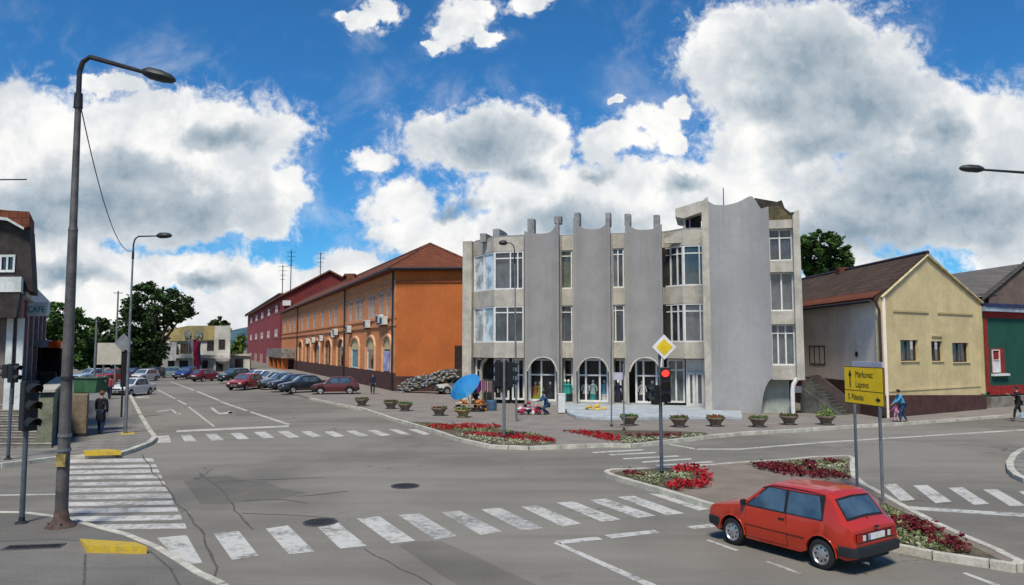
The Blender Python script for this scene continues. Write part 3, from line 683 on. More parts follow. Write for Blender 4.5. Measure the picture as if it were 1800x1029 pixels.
# step platform
def GP(L, z=KH): return [(p.x, p.y) for p in (G(a, c, z) for a, c in L)]
front = GP([(1305,738),(1200,738),(1100,739),(1040,739),(1012,736),(998,730),(992,722)])
back = [tuple(FG.w(x(985), .6)[:2]), tuple(FG.w(x(1240), .5)[:2]), tuple(FT.w(X(1252), .0)[:2]), tuple(FT.w(X(1300), -.15)[:2])]
b = MB(org=Vector((front[3][0], front[3][1], 0))); b.prism(front+back, KH, KH+.17)
pf = b.build('shop_step', mat('step_stone', (.38,.42,.44), .8, .2, 2, streak=.15), None, bevel=.02); pf.location = (front[3][0], front[3][1], 0)
tag(pf, 'low pale blue grey step platform along the shop windows', 'step')
# ---------------------------------------------------------------- orange corner building
ORW = mat('orange_render', (.44,.125,.033), .9, .12, .5, .15, 50, streak=.15)
ORB = pattern_mat('orange_brickwork', 'brick', (.68,.27,.11), (.60,.21,.08), (.64,.34,.17), .5, .16, 'xz', bump=.4, dirt=.3)
BRN = mat('dark_brown_plinth', (.075,.035,.03), .9, .25, 2, streak=.2)
TILE = pattern_mat('brown_roof_tiles', 'tile', (.14,.055,.032), (.19,.075,.04), (.05,.03,.025), .35, .3, 'xz', bump=.9, dirt=.6)
TILE_R = pattern_mat('red_roof_tiles', 'tile', (.19,.06,.03), (.14,.045,.024), (.06,.03,.02), .35, .3, 'xz', bump=.9, dirt=.5)
FO = Fr(P(495, 144.5), P(695, 63.4)); LO = FO.L
ob = bld('corner_building', 'long orange two storey building with arched ground floor windows and a tiled roof', FO)
xo = FO.x; zo = FO.z
ZE = zo(694, 473); near = FO.w(LO, 0); 
FEn = Fr(near, P(838, 63.0)); WE = FEn.L
nr = FEn.w(WE, 0); fr_ = nr + (FO.w(0, 0)-near)   # far right
def wallpoly(b, pts, z0, z1):
    b.prism([tuple(p[:2]) for p in pts], z0, z1)
b = MB(org=ob.location.copy())
wallpoly(b, [FO.w(0,.3), FO.w(LO-.01,.3), FEn.w(.32,.3), FEn.w(WE,.3), fr_], 0, ZE-.05); b.build('core_wall', mat('hidden_wall', (.05,.04,.035), .95), ob)
# street front with real openings: piers between windows
arch = [(682, 15), (652.5, 15), (625, 15), (600, 12), (578, 11), (558, 10), (543, 8), (529, 7)]
upper = [(689,5.5),(681,5.5),(669,6),(655,5.5),(649,5.5),(634,5.5),(627,5.5),(616,5),(605.5,5),(589,4.6),(580,4.6),(566,4.4),(552,4.2),(540,4),(531,3.8),(517,3.4),(509,3.2),(500,3)]
zA1 = zo(682, 592); zA0 = zo(682, 655); zU1 = zo(681, 511); zU0 = zo(681, 556)
b = sub(FO, ob); y0, y1 = 0.0, .3
opensA = [(xo(c-w/2), xo(c+w/2)) for c, w in arch]; opensA.sort()
opensU = [(xo(c-w/2), xo(c+w/2)) for c, w in upper]; opensU.sort()
zmid = (zA1+zU0)/2+.1; zpl = zo(694, 656)
def bandwall(b, ops, z0, zo0, zo1, z1, arched=False):
    cur = 0.0
    for a, c in ops+[(LO, LO)]:
        if a > cur: b.box(cur, a, y0, y1, z0, z1)
        if c > a:
            if zo0 > z0: b.box(a, c, y0, y1, z0, zo0)
            if arched:
                N = 10; w = c-a; r = min(w/2, .95*w/2); hh = (zo1-zo0)*.27; zs = zo1-hh
                pts = [(a, z1), (a, zs)]+[(a+w*(k/N), zs+hh*sqrt(max(0, 1-(2*k/N-1)**2))) for k in range(1, N)]+[(c, zs), (c, z1)]
                b.prism(pts, y0, y1, 'y')
            else: b.box(a, c, y0, y1, zo1, z1)
        cur = c
bandwall(b, opensA, zpl, zA0, zA1, zmid, True)
bandwall(b, opensU, zmid+.002, zU0, zU1, ZE)
b.build('street_wall', ORB, ob)
b = sub(FO, ob); b.box(-.2, LO+.02, -.08, .28, 0, zpl); b.each('plinth', BRN, ob)
b = MB(FEn, ob.location.copy()); b.box(-.02, WE, -.06, .3, 0, 1.4)
b.each('plinth', BRN, ob)
b = MB(FEn, ob.location.copy()); b.box(.0, WE, 0, .28, 1.4, ZE); b.build('end_wall', ORW, ob)
b = sub(FO, ob); b.box(0, LO+.1, -.14, -.003, zmid-.12, zmid+.12); b.box(0, LO+.1, -.12, -.003, ZE-1.15, ZE-1.0); b.box(0, LO+.1, -.1, -.003, zU0-.28, zU0-.14)
b.box(LO-.7, LO+.01, -.09, -.003, zpl, ZE-1.15)
b.each('moulding', mat('orange_trim', (.50,.23,.11), .9, .2, 2, streak=.2), ob)
b = MB(FEn, ob.location.copy()); b.box(-.1, WE, -.1, -.003, ZE-1.25, ZE-1.1); b.each('moulding', mat('dark_orange_trim', (.28,.08,.03), .9, .2, 2), ob)
PALEW = mat('pale_window', (.42,.38,.36), .6, .3, 4); WARMW = mat('warm_blind', (.55,.45,.22), .7, .25, 3)
for k, (c, w) in enumerate(arch):
    a, c2 = xo(c-w/2), xo(c+w/2); wdt = c2-a
    f = window(FO, ob, a, c2, zA0, zA1, .05, (), (.62,), .12, [PALEW, DGLASS, TEALC, DGLASS, DGLASS, DGLASS, DGLASS, DGLASS][k], WHITE if k in (1,2) else BRNC, name='arched_window')
    b = sub(FO, ob); hh = (zA1-zA0)*.27; zs = zA1-hh
    b.tube([(a-.1,-.03,zA0),(a-.1,-.03,zs)]+[(a-.1+(wdt+.2)*j/10, -.03, zs+(hh+.12)*sqrt(max(0,1-(2*j/10-1)**2))) for j in range(1,10)]+[(c2+.1,-.03,zs),(c2+.1,-.03,zA0)], .17, 6); b.build('arch_surround', mat('pale_orange_trim', (.62,.34,.19), .9, .2, 2), f)
    if k < 3:
        b = sub(FO, ob); b.box(a+.1, c2-.1, .02, .045, zA0+(zA1-zA0)*.64, zA1-.1); b.build('blind', WARMW, f)
    if k == 0:
        b = sub(FO, ob); b.box(a+.12, c2-.12, .0, .018, zA0+.1, zA0+(zA1-zA0)*.6); b.build('poster', mat('blue_white_poster', (.60,.63,.75), .5, .1, 1.3, col2=(.05,.09,.42)), f)
for c, w in upper:
    window(FO, ob, xo(c-w/2), xo(c+w/2), zU0, zU1, .03, (.5,), (.7,), .16, DGLASS, PALEW)
b = sub(FO, ob)
for c in (692.5, 607, 523.5):
    b.tube([(xo(c), -.16, .2), (xo(c), -.16, ZE-.2)], .09, 8)
b.each('downpipe', DARKM, ob)
AC = mat('ac_casing', (.60,.60,.56), .5, .15, 3)
for k, (c, yy) in enumerate(((675,564),(668,561),(645.5,570),(613,579),(585,588),(564.5,595),(550.6,598),(540,600),(590,584))):
    xx, z_ = FO.at(c, yy, -.3)
    b = sub(FO, ob); b.box(xx-.75, xx+.75, -.55, -.15, z_-.38, z_+.38); o = b.build('air_conditioner', AC, ob, bevel=.03)
    b = sub(FO, ob); b.lathe([(.0,0),(.01,0)], n=3) if False else b.box(xx-.62, xx+.1, -.575, -.552, z_-.28, z_+.28); b.build('fan_grille', DARKM, o)
    b = sub(FO, ob); b.box(xx-.6, xx-.52, -.5, 0, z_-.5, z_-.4); b.box(xx+.52, xx+.6, -.5, 0, z_-.5, z_-.4); b.each('bracket', DARKM, o)
# portal with canopy
xa, xc = xo(489), xo(519); zc0 = zo(500, 628); b = sub(FO, ob); b.box(xa, xc, -2.2, -.02, zc0, zo(500, 613)); b.build('portal_canopy', mat('canopy_grey', (.22,.20,.18), .9, .5, 1.2), ob)
b = sub(FO, ob)
for c in (492, 500, 509, 517): b.box(xo(c)-.5, xo(c)+.5, -2.0, -1.0, 0, zc0)
b.each('portal_pier', ORW, ob)
# roof
ov = .55
def wp(v): return (v.x-ob.location.x, v.y-ob.location.y, v.z)
b = MB()
ridge_n = P(755, 66.5); ridge_n.z = Z(429, 66.5); dirf = (FO.w(0,0)-near).normalized()
c_ = {'A': FO.w(-.5, -ov, ZE), 'B': near + (-FO.ux*-1)*0 + FO.uy*-ov + FEn.uy*-ov + Vector((0,0,ZE)), 'C': nr + FEn.uy*-ov + FEn.ux*ov + Vector((0,0,ZE)), 'D': fr_ + FEn.ux*ov + Vector((0,0,ZE))}
ridge_f = ridge_n + dirf*(LO-6); 
K = {k: wp(v) for k, v in c_.items()}; rn, rf = wp(ridge_n), wp(ridge_f)
b.face([K['A'], K['B'], rn, rf]); b.face([K['B'], K['C'], rn]); b.face([K['C'], K['D'], rf, rn]); b.face([K['D'], K['A'], rf])
lowr = {k: (v[0], v[1], v[2]-.22) for k, v in K.items()}
for a, c in (('A','B'),('B','C'),('C','D'),('D','A')): b.face([lowr[a], lowr[c], K[c], K[a]])
b.face([lowr['A'], lowr['D'], lowr['C'], lowr['B']])
o = b.build('roof', TILE_R, ob)
b = MB(); b.tube([tuple(Vector(K['B'])+Vector((0,0,-.1))), tuple(Vector(K['A'])+Vector((0,0,-.1)))], .12, 6); b.tube([tuple(Vector(K['B'])+Vector((0,0,-.1))), tuple(Vector(K['C'])+Vector((0,0,-.1)))], .12, 6); b.build('gutter', DARKM, ob)
b = MB(); b.tube([rn, rf], .14, 6); b.tube([rn, K['B']], .12, 6); b.tube([rn, K['C']], .12, 6); b.build('ridge_tiles', TILE, o)
b = MB(); p_ = P(616, 92); zc_ = Z(486, 92); b.box(p_.x-.5-ob.location.x, p_.x+.5-ob.location.x, p_.y-.5-ob.location.y, p_.y+.5-ob.location.y, zc_-2.0, zc_+.3); b.build('chimney', TILE, o)
# side passage dark gate
b = MB(); q = P(811, 61.5); b.box(-.55,.55,-.1,.1,0,4.0); gt = b.build('gate', mat('dark_gate', (.03,.018,.016), .8, .3, 3)); gt.location = (q.x, q.y, 0); tag(gt, 'tall dark gate between the orange wall and the grey building', 'gate')
# ---------------------------------------------------------------- red building further up the street
FR = Fr(FO.w(xo(432), .4), FO.w(xo(492), .4)); FR2 = FR
rb = bld('red_building', 'dark red three storey building with pale window surrounds beyond the orange one', FR)
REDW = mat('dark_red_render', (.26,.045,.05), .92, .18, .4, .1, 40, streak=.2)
xr_, zr_ = FR.x, FR.z
ZER = zr_(492, 521)
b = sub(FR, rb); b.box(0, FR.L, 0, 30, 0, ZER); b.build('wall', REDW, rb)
for c, w in ((485,4.6),(471.5,4.2),(460,3.8),(450,3.4),(441,3)):
    for ya, yb in ((537,552),(579,594),(625,647)):
        a, c2 = xr_(c-w/2), xr_(c+w/2)
        window(FR, rb, a, c2, zr_(485, yb), zr_(485, ya), -.12, (.5,), (.6,), .35, DGLASS, mat('pink_surround', (.42,.27,.25), .8, .2, 1))
b = sub(FR, rb)     # gable end towards the viewer, rising behind the orange roof
Rg = FR.w(FR.L, 0); dG = Rg.y
def gp(pxx, pyy, dd): q = P(pxx, dd); return Vector((q.x, q.y, Z(pyy, dd)))
d0 = Rg.y-.3
b = MB(); L_ = [gp(491.5, 524, d0), gp(577, 480, d0), gp(598, 489, d0), gp(604, 482, d0), gp(650, 512, d0), gp(650, 600, d0), gp(491.5, 600, d0)]
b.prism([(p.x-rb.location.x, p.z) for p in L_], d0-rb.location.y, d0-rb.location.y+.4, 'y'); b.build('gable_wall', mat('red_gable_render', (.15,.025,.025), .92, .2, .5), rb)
b = MB(); o3 = rb.location
def rel(v): return (v.x-o3.x, v.y-o3.y, v.z)
pk = gp(577, 477.5, d0-.6); ea = gp(488, 523.5, d0-.6); eb = gp(600, 489, d0-.6)
back = (FR.w(0,0)-Rg)
for A_, B_ in ((ea, pk), (pk, eb)):
    q4 = [A_, B_, B_+back, A_+back]; b.face([rel(v+Vector((0,0,.35))) for v in q4]); b.face([rel(v) for v in q4][::-1])
    for k in range(4): b.face([rel(q4[k]), rel(q4[(k+1)%4]), rel(q4[(k+1)%4]+Vector((0,0,.35))), rel(q4[k]+Vector((0,0,.35)))])
b.build('roof', TILE, rb)
b = MB(); L_ = [gp(598, 489, d0-.5), gp(604, 480.5, d0-.5), gp(655, 511, d0-.5), gp(655, 514, d0-.5), gp(604, 484, d0-.5)]
b.prism([(p.x-o3.x, p.z) for p in L_], d0-.5-o3.y, d0+20-o3.y, 'y'); b.build('roof', TILE, rb)
b = sub(FR, rb); b.box(-1, FR.L+.3, -.9, 0, ZER-.25, ZER+.2); b.build('eave', mat('dark_eave', (.03,.022,.02), .9), rb)
p_ = gp(503, 533, d0-.6); b = MB(); b.obox(rel(p_), (1.6, .6, 1.0)); b.build('air_conditioner', AC, rb)
# antennas on the roofs
def antenna(pxx, y0, y1, dd, label):
    q = P(pxx, dd); t = thing('roof_antenna', label, 'antenna', (q.x, q.y, Z(y1, dd)), group='thin masts over the roofs')
    h = Z(y0, dd)-Z(y1, dd); b = MB(); b.tube([(0,0,0),(0,0,h)], .10, 6); b.build('mast', DARKM, t)
    b = MB()
    for k in range(4): b.tube([(-1.0+.15*k,0,h*.95-k*.9),(1.0-.15*k,0,h*.95-k*.9)], .05, 4)
    b.each('crossbars', DARKM, t)
antenna(508.5, 440, 512, 150, 'tall thin antenna mast above the red roof, taller of the left pair')
antenna(494, 466, 520, 152, 'shorter thin antenna mast just left of the tallest one')
antenna(560.5, 444, 490, 150, 'thin antenna mast above the peak of the red gable')
# ---------------------------------------------------------------- pale municipal building at the end of the street
FP = Fr(P(288, 124), P(405, 119), (-.42, .9)); mb_ = bld('pale_building', 'pale two storey building with a yellowish parapet and flags at the end of the street', FP)
xp, zp = FP.x, FP.z
PW = mat('pale_render', (.50,.49,.43), .9, .2, .5, streak=.3); YW = mat('ochre_parapet', (.42,.33,.13), .9, .4, .35, col2=(.22,.19,.10))
b = sub(FP, mb_); b.box(xp(298), xp(376), 0, 14, 0, zp(330, 598)); b.box(xp(376), xp(404), -.6, 14, 0, zp(390, 573)); b.box(xp(376), xp(404), -.9, -.6, zp(390,627), zp(390,617)); b.each('wall', PW, mb_)
b = sub(FP, mb_); b.prism([(xp(291), zp(291,600)), (xp(291), zp(291,580)), (xp(330), zp(330,573)), (xp(376), zp(376,573)), (xp(376), zp(376,598)), (xp(310), zp(310,600))], -.5, 10, 'y'); b.build('parapet', YW, mb_)
b = sub(FP, mb_); b.box(xp(291), xp(310), -1.2, 6, zp(300,634), zp(300,602)); b.box(xp(310), xp(404), -1.6, 0, zp(350,630), zp(350,624)); b.each('balcony', mat('pale_balcony', (.34,.34,.32), .9, .4, .9, streak=.3), mb_)
for a, c, u_, l in ((311,322,604,622),(322,331,604,622),(334,341,602,622),(358,371,601,616),(378,389,597,614)):
    window(FP, mb_, xp(a, -.7), xp(c, -.7), zp(a, l), zp(a, u_), -.75 if a > 376 else -.15, (.5,), (), .12, DARKI, mat('brown_frame', (.06,.04,.03), .7))
for a, c in ((296,307),(316,333),(340,350),(356,366),(380,392)):
    b = sub(FP, mb_); b.box(xp(a), xp(c), -.75 if a > 376 else -.1, -.62 if a > 376 else .02, 0, zp(a, 634)); b.build('doorway', DARKI, mb_)
b = sub(FP, mb_); b.ball((xp(391), -1.5, zp(391, 630)), (1.6, .8, .9), 12, 6); b.build('round_canopy', PALEW, mb_)
b = sub(FP, mb_)
for a in (326, 331, 345, 352): b.ball((xp(a), -.7, zp(a, 588)), (.5,.2,.7), 8, 5, .2)
b.each('crest', mat('crest', (.30,.30,.27), .8, .6, 2, col2=(.05,.07,.05)), mb_)
def flag(pxx, pyy, dd, cols, label, tilt):
    q = P(pxx, dd); zt_ = Z(pyy, dd); t = thing('flag', label, 'flag', (q.x, q.y, zt_-4.4), group='flags on the pale building')
    b = MB(); b.tube([(0, 0, 0), (-.2, 0, 4.6)], .05, 6); b.build('flagpole', WHITE, t)
    w = .62
    for k, cname in enumerate(cols):
        b = MB(); N = 8; pr = []
        for j in range(N+1):
            zz_ = 4.4-j*.5; pr.append([( -.2+tilt*j*.12+(k)*w*(1-.04*j), .12*sin(j*1.2+k), zz_), (-.2+tilt*j*.12+(k+1)*w*(1-.04*j), .12*sin(j*1.2+k+1), zz_)])
        for A_, B_ in zip(pr, pr[1:]): b.face([A_[0], A_[1], B_[1], B_[0]])
        b.build('stripe', cname, t, recalc=False)
FRD = mat('flag_red', (.45,.02,.03), .8); FBL = mat('flag_purple', (.12,.02,.09), .8); FWH = mat('flag_white', (.75,.75,.78), .8)
flag(333, 597, 116, [FWH, FRD], 'white and red flag hanging at the pale building, left of the pair', 1.5)
flag(341, 601, 115, [FRD, FBL], 'dark red and purple flag hanging at the pale building, right of the pair', .4)
# light wall and small block between pale and red buildings
q0, q1 = P(402, 128), P(440, 128); f_ = Fr(q0, q1, (-.3,.95)); t = bld('low_white_building', 'low whitish building between the pale building and the red one', f_)
b = sub(f_, t); b.box(0, f_.L, 0, 6, 0, Z(626, 128)); b.build('wall', PW, t); b = sub(f_, t); b.box(1.2, 2.6, -.05, .05, 0, 1.9); b.build('door', DARKI, t)
b = sub(f_, t); b.box(-.2, f_.L+.2, -.4, 6.2, Z(626,128)-.01, Z(623,128)); b.build('roof_slab', CONC, t)
# ================================================================ right-hand houses
def wbox_house(): pass
YP = mat('cream_yellow_render', (.59,.475,.255), .92, .14, .8, .2, 30, streak=.25); PKW = mat('pale_pink_render', (.78,.69,.61), .92, .12, .6, .15, 40, streak=.3)
FY = Fr(P(1550, 39.4), P(1727, 45.2)); yb = bld('gabled_house', 'cream yellow gabled house with three small windows and a dark brown plinth', FY)
side = Vector((-.035, 1, 0)).normalized(); SL = 17.5
yl, yr = FY.w(0, 0), FY.w(FY.L, 0); zy = FY.z; xy = FY.x
o_ = yb.location.copy()
FS = Fr(yl + side*SL, yl); SLn = FS.L
zgl = zy(1550, 522); zgr = zy(1722, 531); zpk = zy(1634, 450); xpk = xy(1634)
YW_ = [(xy(a), xy(c), zy((a+c)/2, l), zy((a+c)/2, u_)) for a, c, u_, l in ((1583,1614,598,635),(1637,1657,600,635),(1674,1703,603,637))]
b = MB(FY, o_); b.plate([(0,0),(FY.L,0),(FY.L,zgr),(xpk,zpk),(0,zgl)], [[(a,z0),(a,z1),(c,z1),(c,z0)] for a,c,z0,z1 in YW_], 0, .3); b.build('gable_wall', YP, yb)
b = MB(FY, o_); b.prism([(-.06,0),(FY.L+.06,0),(FY.L+.06,zy(1727,695)),(-.06,zy(1550,695))], -.07, -.002, 'y'); b.build('plinth', BRN, yb)
b = MB(FY, o_); b.box(.0,.45,-.05,-.002,zy(1550,694),zgl-.05); b.build('corner_pilaster', YP, yb); b = MB(FY, o_); b.box(FY.L-.5,FY.L-.0,-.05,-.002,zy(1727,692),zgr-.25); b.build('corner_pilaster', YP, yb)
for x0, ya, x1 in ((xy(1572), 546, xy(1634)), (xy(1650), 551, xy(1712))):
    b = MB(FY, o_); z_ = zy(1600, 548); b.box(x0, x1, -.06, -.002, z_-.05, z_+.05); b.build('moulding', mat('cream_trim', (.46,.37,.18), .9, .1), yb)
b = MB(FY, o_); z_ = zy(1640, 592); b.box(xy(1638), xy(1656), -.08, -.002, z_, z_+.06); b.build('drip_mould', MATS['cream_trim'], yb)
b = MB(FY, o_); z_ = zy(1640, 683); b.box(.46, FY.L-.51, -.04, -.002, z_-.05, z_+.05); b.build('moulding', YP, yb)
for x0, x1, z0, z1 in YW_:
    window(FY, yb, x0+.01, x1-.01, z0+.01, z1-.01, .15, (.5,), (), .055, CLEARG, MATS['brown_frame'] if 'brown_frame' in MATS else mat('brown_frame', (.06,.04,.03), .7), (.06, .8, .02, NET))
    b = MB(FY, o_); b.box(x0-.05, x1+.05, -.07, .14, z0-.05, z0-.004); b.build('sill', YP, yb)
    b = MB(FY, o_); b.box(x0+.0, x1-.0, .45, .5, z0, z1); b.build('room_dark', DARKI, yb)
b = MB(FS, o_); b.box(0, SLn-.01, 0, .28, 0, zgl-.02); b.build('side_wall', PKW, yb)
b = MB(FS, o_); b.box(0, SLn, -.06, -.002, 0, FS.z(1480, 668)); b.build('plinth', BRN, yb)
xs = FS.x; zs_ = FS.z
window(FS, yb, xs(1423), xs(1450), zs_(1436, 641), zs_(1436, 608), -.04, (.33,.66), (), .06, DGLASS, MATS['brown_frame'])
b = MB(FS, o_); cx_, cz_ = FS.at(1506, 623); b.tube([(cx_, -.03, cz_), (cx_, .02, cz_)], .16, 12); b.build('vent', DARKI, yb)
b = MB(org=o_); A0 = yl + Vector((-.1,-.15,0)); b.tube([tuple(A0+Vector((-.25,0,zgl-.15))), tuple(A0+Vector((-.05,-.02,zgl-.75))), tuple(A0+Vector((-.02,-.02,.3)))], .07, 8); b.build('downpipe', mat('dark_pipe', (.04,.03,.035), .6), yb)
# roof
pk = FY.w(xpk, -.12, zpk); pkb = pk + side*(SL+.4); el = yl - FY.ux*.55 + FY.uy*-.0 + Vector((0,0,zgl-.25)); elb = el + side*SL
er = yr + FY.ux*.35 + Vector((0,0,zgr-.2)); erb = er + side*SL
def slabq(q, t, name, m, root, lift=0):
    b = MB(org=root.location.copy()); up = Vector((0,0,t)); q = [Vector(v) + Vector((0,0,lift)) for v in q]
    b.face([tuple(v+up) for v in q]); b.face([tuple(v) for v in q][::-1])
    for k in range(len(q)): k2 = (k+1) % len(q); b.face([tuple(q[k]), tuple(q[k2]), tuple(q[k2]+up), tuple(q[k]+up)])
    return b.build(name, m, root)
OLDT = pattern_mat('old_roof_tiles', 'tile', (.065,.042,.032), (.10,.065,.045), (.02,.015,.014), .3, .28, 'xz', bump=1.0, dirt=.7)
slabq([el, pk, pkb, elb], .14, 'roof', OLDT, yb); slabq([pk, er, erb, pkb], .14, 'roof', OLDT, yb)
e2 = el + (pk-el)*.16; slabq([el+Vector((-.12,0,-.0)), e2+Vector((0,0,.0)), e2+side*SL, elb+Vector((-.12,0,0))], .05, 'eave_tiles', TILE_R, yb, lift=.16)
b = MB(org=o_); b.tube([tuple(pk+Vector((0,0,.16))), tuple(pkb+Vector((0,0,.16)))], .12, 6); b.tube([tuple(el+Vector((-.2,0,.0))), tuple(elb+Vector((-.2,0,.0)))], .09, 6); b.each('ridge_and_gutter', MATS['dark_pipe'], yb)
q_ = pk.lerp(pkb, .55); b = MB(org=o_); b.box(q_.x-.5, q_.x+.1, q_.y-.3, q_.y+.3, q_.z-.5, q_.z+.35); b.build('chimney', TILE, yb)
b = MB(org=o_)   # white verge boards on the gable
for A_, B_ in ((FY.w(-.05,-.1,zgl-.05), FY.w(xpk,-.1,zpk+.0)), (FY.w(xpk,-.1,zpk+.0), FY.w(FY.L+.05,-.1,zgr-.05))):
    b.tube([tuple(A_), tuple(B_)], .07, 5)
b.each('verge', mat('verge_pale', (.55,.46,.26), .9), yb)
# outside stairs between grey tower and pink wall
FSt = Fr(P(1404, 42.6), P(1492, 40.6)); st = bld('outside_stairs', 'dark concrete outside staircase rising left behind the planter beside the pink wall', FSt, 'stairs'); xt, zt2 = FSt.x, FSt.z
DC = mat('dark_grey_concrete', (.085,.085,.078), .9, .4, 1.5, .2, 20, streak=.3)  # even dark grey concrete with streaks
b = sub(FSt, st); b.prism([(xt(1404), 0), (xt(1478), 0), (xt(1450), zt2(1450, 712)), (xt(1404), zt2(1404, 680))], .0, .25, 'y'); b.build('stair_side', DC, st)
b = sub(FSt, st); b.prism([(xt(1404), zt2(1404,662)), (xt(1418), zt2(1418,660)), (xt(1490), zt2(1490,718)), (xt(1490), zt2(1490,738)), (xt(1475), zt2(1475,738)), (xt(1404), zt2(1404,683))], 1.4, 1.6, 'y'); b.build('parapet', mat('brown_parapet', (.075,.06,.055), .9, .3, 2), st)
b = sub(FSt, st); n = 12
for k in range(n):
    xa = xt(1478)+(xt(1406)-xt(1478))*k/n; b.box(xt(1404), xa, .26+0*k, 1.39, (k*.17 if k else 0), (k+1)*.17)
b.build('steps', DC, st)
# ---------------------------------------------------------------- green house at the right edge
FGn = Fr(P(1729, 46.3), P(1980, 55)); gh = bld('green_house', 'dark green house with red pilaster and a small white window, cut by the right edge', FGn); xg, zg = FGn.x, FGn.z; og = gh.location.copy()
TG = mat('dark_green_render', (.012,.075,.052), .9, .12, .6, .1, 40, streak=.15); REDP = mat('deep_red_paint', (.26,.02,.015), .8, .25, 3); BLUW = mat('pale_blue_cornice', (.30,.36,.42), .8, .25, 2)
ztg = zg(1740, 548)
b = sub(FGn, gh); b.box(0, FGn.L, 0, .3, 0, ztg); b.build('wall', TG, gh)
b = sub(FGn, gh); b.box(0, .38, -.08, -.002, zg(1735,690), ztg-.02); b.build('red_pilaster', REDP, gh)
b = sub(FGn, gh); b.box(-.3, -.02, -.04, .25, zg(1730,694), ztg+.1); b.build('green_strip', mat('light_green_strip', (.17,.32,.10), .8), gh)
b = sub(FGn, gh); b.box(-.2, FGn.L, -.35, .3, ztg, ztg+.28); b.build('cornice', BLUW, gh); b = sub(FGn, gh); b.box(-.2, FGn.L, -.42, .3, ztg+.29, ztg+.5); b.build('cornice', mat('dark_blue_trim', (.03,.035,.10), .8), gh)
b = sub(FGn, gh); b.box(.39, FGn.L, -.05, -.002, ztg-.4, ztg-.01); b.build('red_band', REDP, gh)
b = sub(FGn, gh); b.box(.39, FGn.L, -.05, -.002, zg(1760,694), zg(1760,678)); b.build('red_band', REDP, gh)
b = sub(FGn, gh); b.prism([(-.1,0),(FGn.L,0),(FGn.L,zg(1740,698)),(-.1,zg(1740,698))], -.35, -.052, 'y'); b.build('plinth', mat('old_plinth', (.20,.18,.155), .92, .3, 1.5, .3, 20, streak=.3), gh)
b = sub(FGn, gh); b.box(xg(1741), xg(1764), -.02, -.003, zg(1752,656), zg(1752,613)); b.build('reveal', REDP, gh)
window(FGn, gh, xg(1742), xg(1755), zg(1750,655), zg(1750,615), -.08, (), (.55,), .055, CLEARG, WHITE)
b = sub(FGn, gh); b.box(xg(1743.5), xg(1754), -.028, -.022, zg(1750,654), zg(1750,634)); b.build('curtain', NET, gh)
b = sub(FGn, gh); b.box(xg(1740), xg(1767), -.22, -.003, zg(1752,661), zg(1752,657)); b.build('sill', WHITE, gh)
# roofs behind
FB = Fr(P(1695, 55), P(1960, 62), (.75, 1)); hb = bld('brown_house', 'brown walled house with an old grey roof behind the green house', FB); xbb, zbb = FB.x, FB.z
GT = pattern_mat('grey_roof_tiles', 'tile', (.13,.12,.11), (.17,.155,.14), (.06,.055,.05), .3, .28, 'xz', bump=.9, dirt=.6); BW = mat('brown_render', (.16,.115,.095), .9, .2, 1, streak=.3)
b = sub(FB, hb); b.box(-1, FB.L, 0, 8, 0, zbb(1740, 522)); b.build('wall', BW, hb)
def fb(pxx, pyy, d_): q = P(pxx, d_); return Vector((q.x, q.y, Z(pyy, d_)))
slabq([fb(1708,522,54.6), fb(1757,519,56), fb(1800,467,64), fb(1670,486,62)], .15, 'roof', GT, hb)
b = sub(FB, hb); xa = xbb(1757, -.4); b.prism([(xbb(1757,-.6), zbb(1757,520,-.6)), (xbb(1803,-.6), zbb(1803,486,-.6)), (xbb(1870,-.6), zbb(1870,436,-.6)), (xbb(1960,-.6), zbb(1960,500,-.6)), (xbb(1960,-.6), zbb(1757,540,-.6)), (xbb(1757,-.6), zbb(1757,540,-.6))], -.6, .0, 'y'); b.build('gable_wall', BW, hb)
b = sub(FB, hb); 
P1, P2, P3 = (xbb(1754,-1), zbb(1754,521,-1)), (xbb(1803,-1), zbb(1803,482,-1)), (xbb(1870,-1), zbb(1870,431,-1))
b.prism([P1, P2, P3, (P3[0], P3[1]-.3), (P2[0]+.1, P2[1]-.35), (P1[0]+.2, P1[1]-.3)], -1, 8, 'y'); b.build('roof', GT, hb)
# ================================================================ left-hand buildings
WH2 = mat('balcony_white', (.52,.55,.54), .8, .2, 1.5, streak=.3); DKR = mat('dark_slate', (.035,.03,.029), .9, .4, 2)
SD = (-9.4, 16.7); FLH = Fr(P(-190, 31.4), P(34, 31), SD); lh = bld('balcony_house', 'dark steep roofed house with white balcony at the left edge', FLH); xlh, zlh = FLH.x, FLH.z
b = sub(FLH, lh); b.box(0, xlh(26), .4, 3.6, 0, zlh(20, 515)); b.build('wall', mat('brown_grey_wall', (.17,.14,.13), .9, .3, 1, streak=.4), lh)  # one brown grey tone over the whole wall, with darker streaks
for p in (-30, 10, 29):
    b = sub(FLH, lh); b.box(xlh(p), xlh(p)+.28, -.0, .4, 0, zlh(20, 560)); b.build('pilaster', WH2, lh)
b = sub(FLH, lh); b.prism([(0, zlh(20,508)), (xlh(52), zlh(52,511)), (xlh(48), zlh(48,470)), (xlh(40), zlh(40,392)), (0, zlh(0,360))], .3, 3.6, 'y'); b.build('steep_roof', DKR, lh)
b = sub(FLH, lh); b.prism([(0, zlh(0,372)), (0, zlh(0,345)), (xlh(2), zlh(2,371)), (xlh(40), zlh(40,373)), (xlh(41), zlh(41,397)), (xlh(32), zlh(32,402)), (xlh(4), zlh(4,384))], -.1, 3, 'y'); b.build('tile_edge', TILE_R, lh)
b = sub(FLH, lh); b.prism([(0, zlh(0,360)), (xlh(2),zlh(2,384)), (xlh(32), zlh(32,401)), (xlh(32), zlh(32,405)), (xlh(2),zlh(2,389)), (0,zlh(0,364))], -.14, -.1, 'y'); b.build('barge_board', WH2, lh)
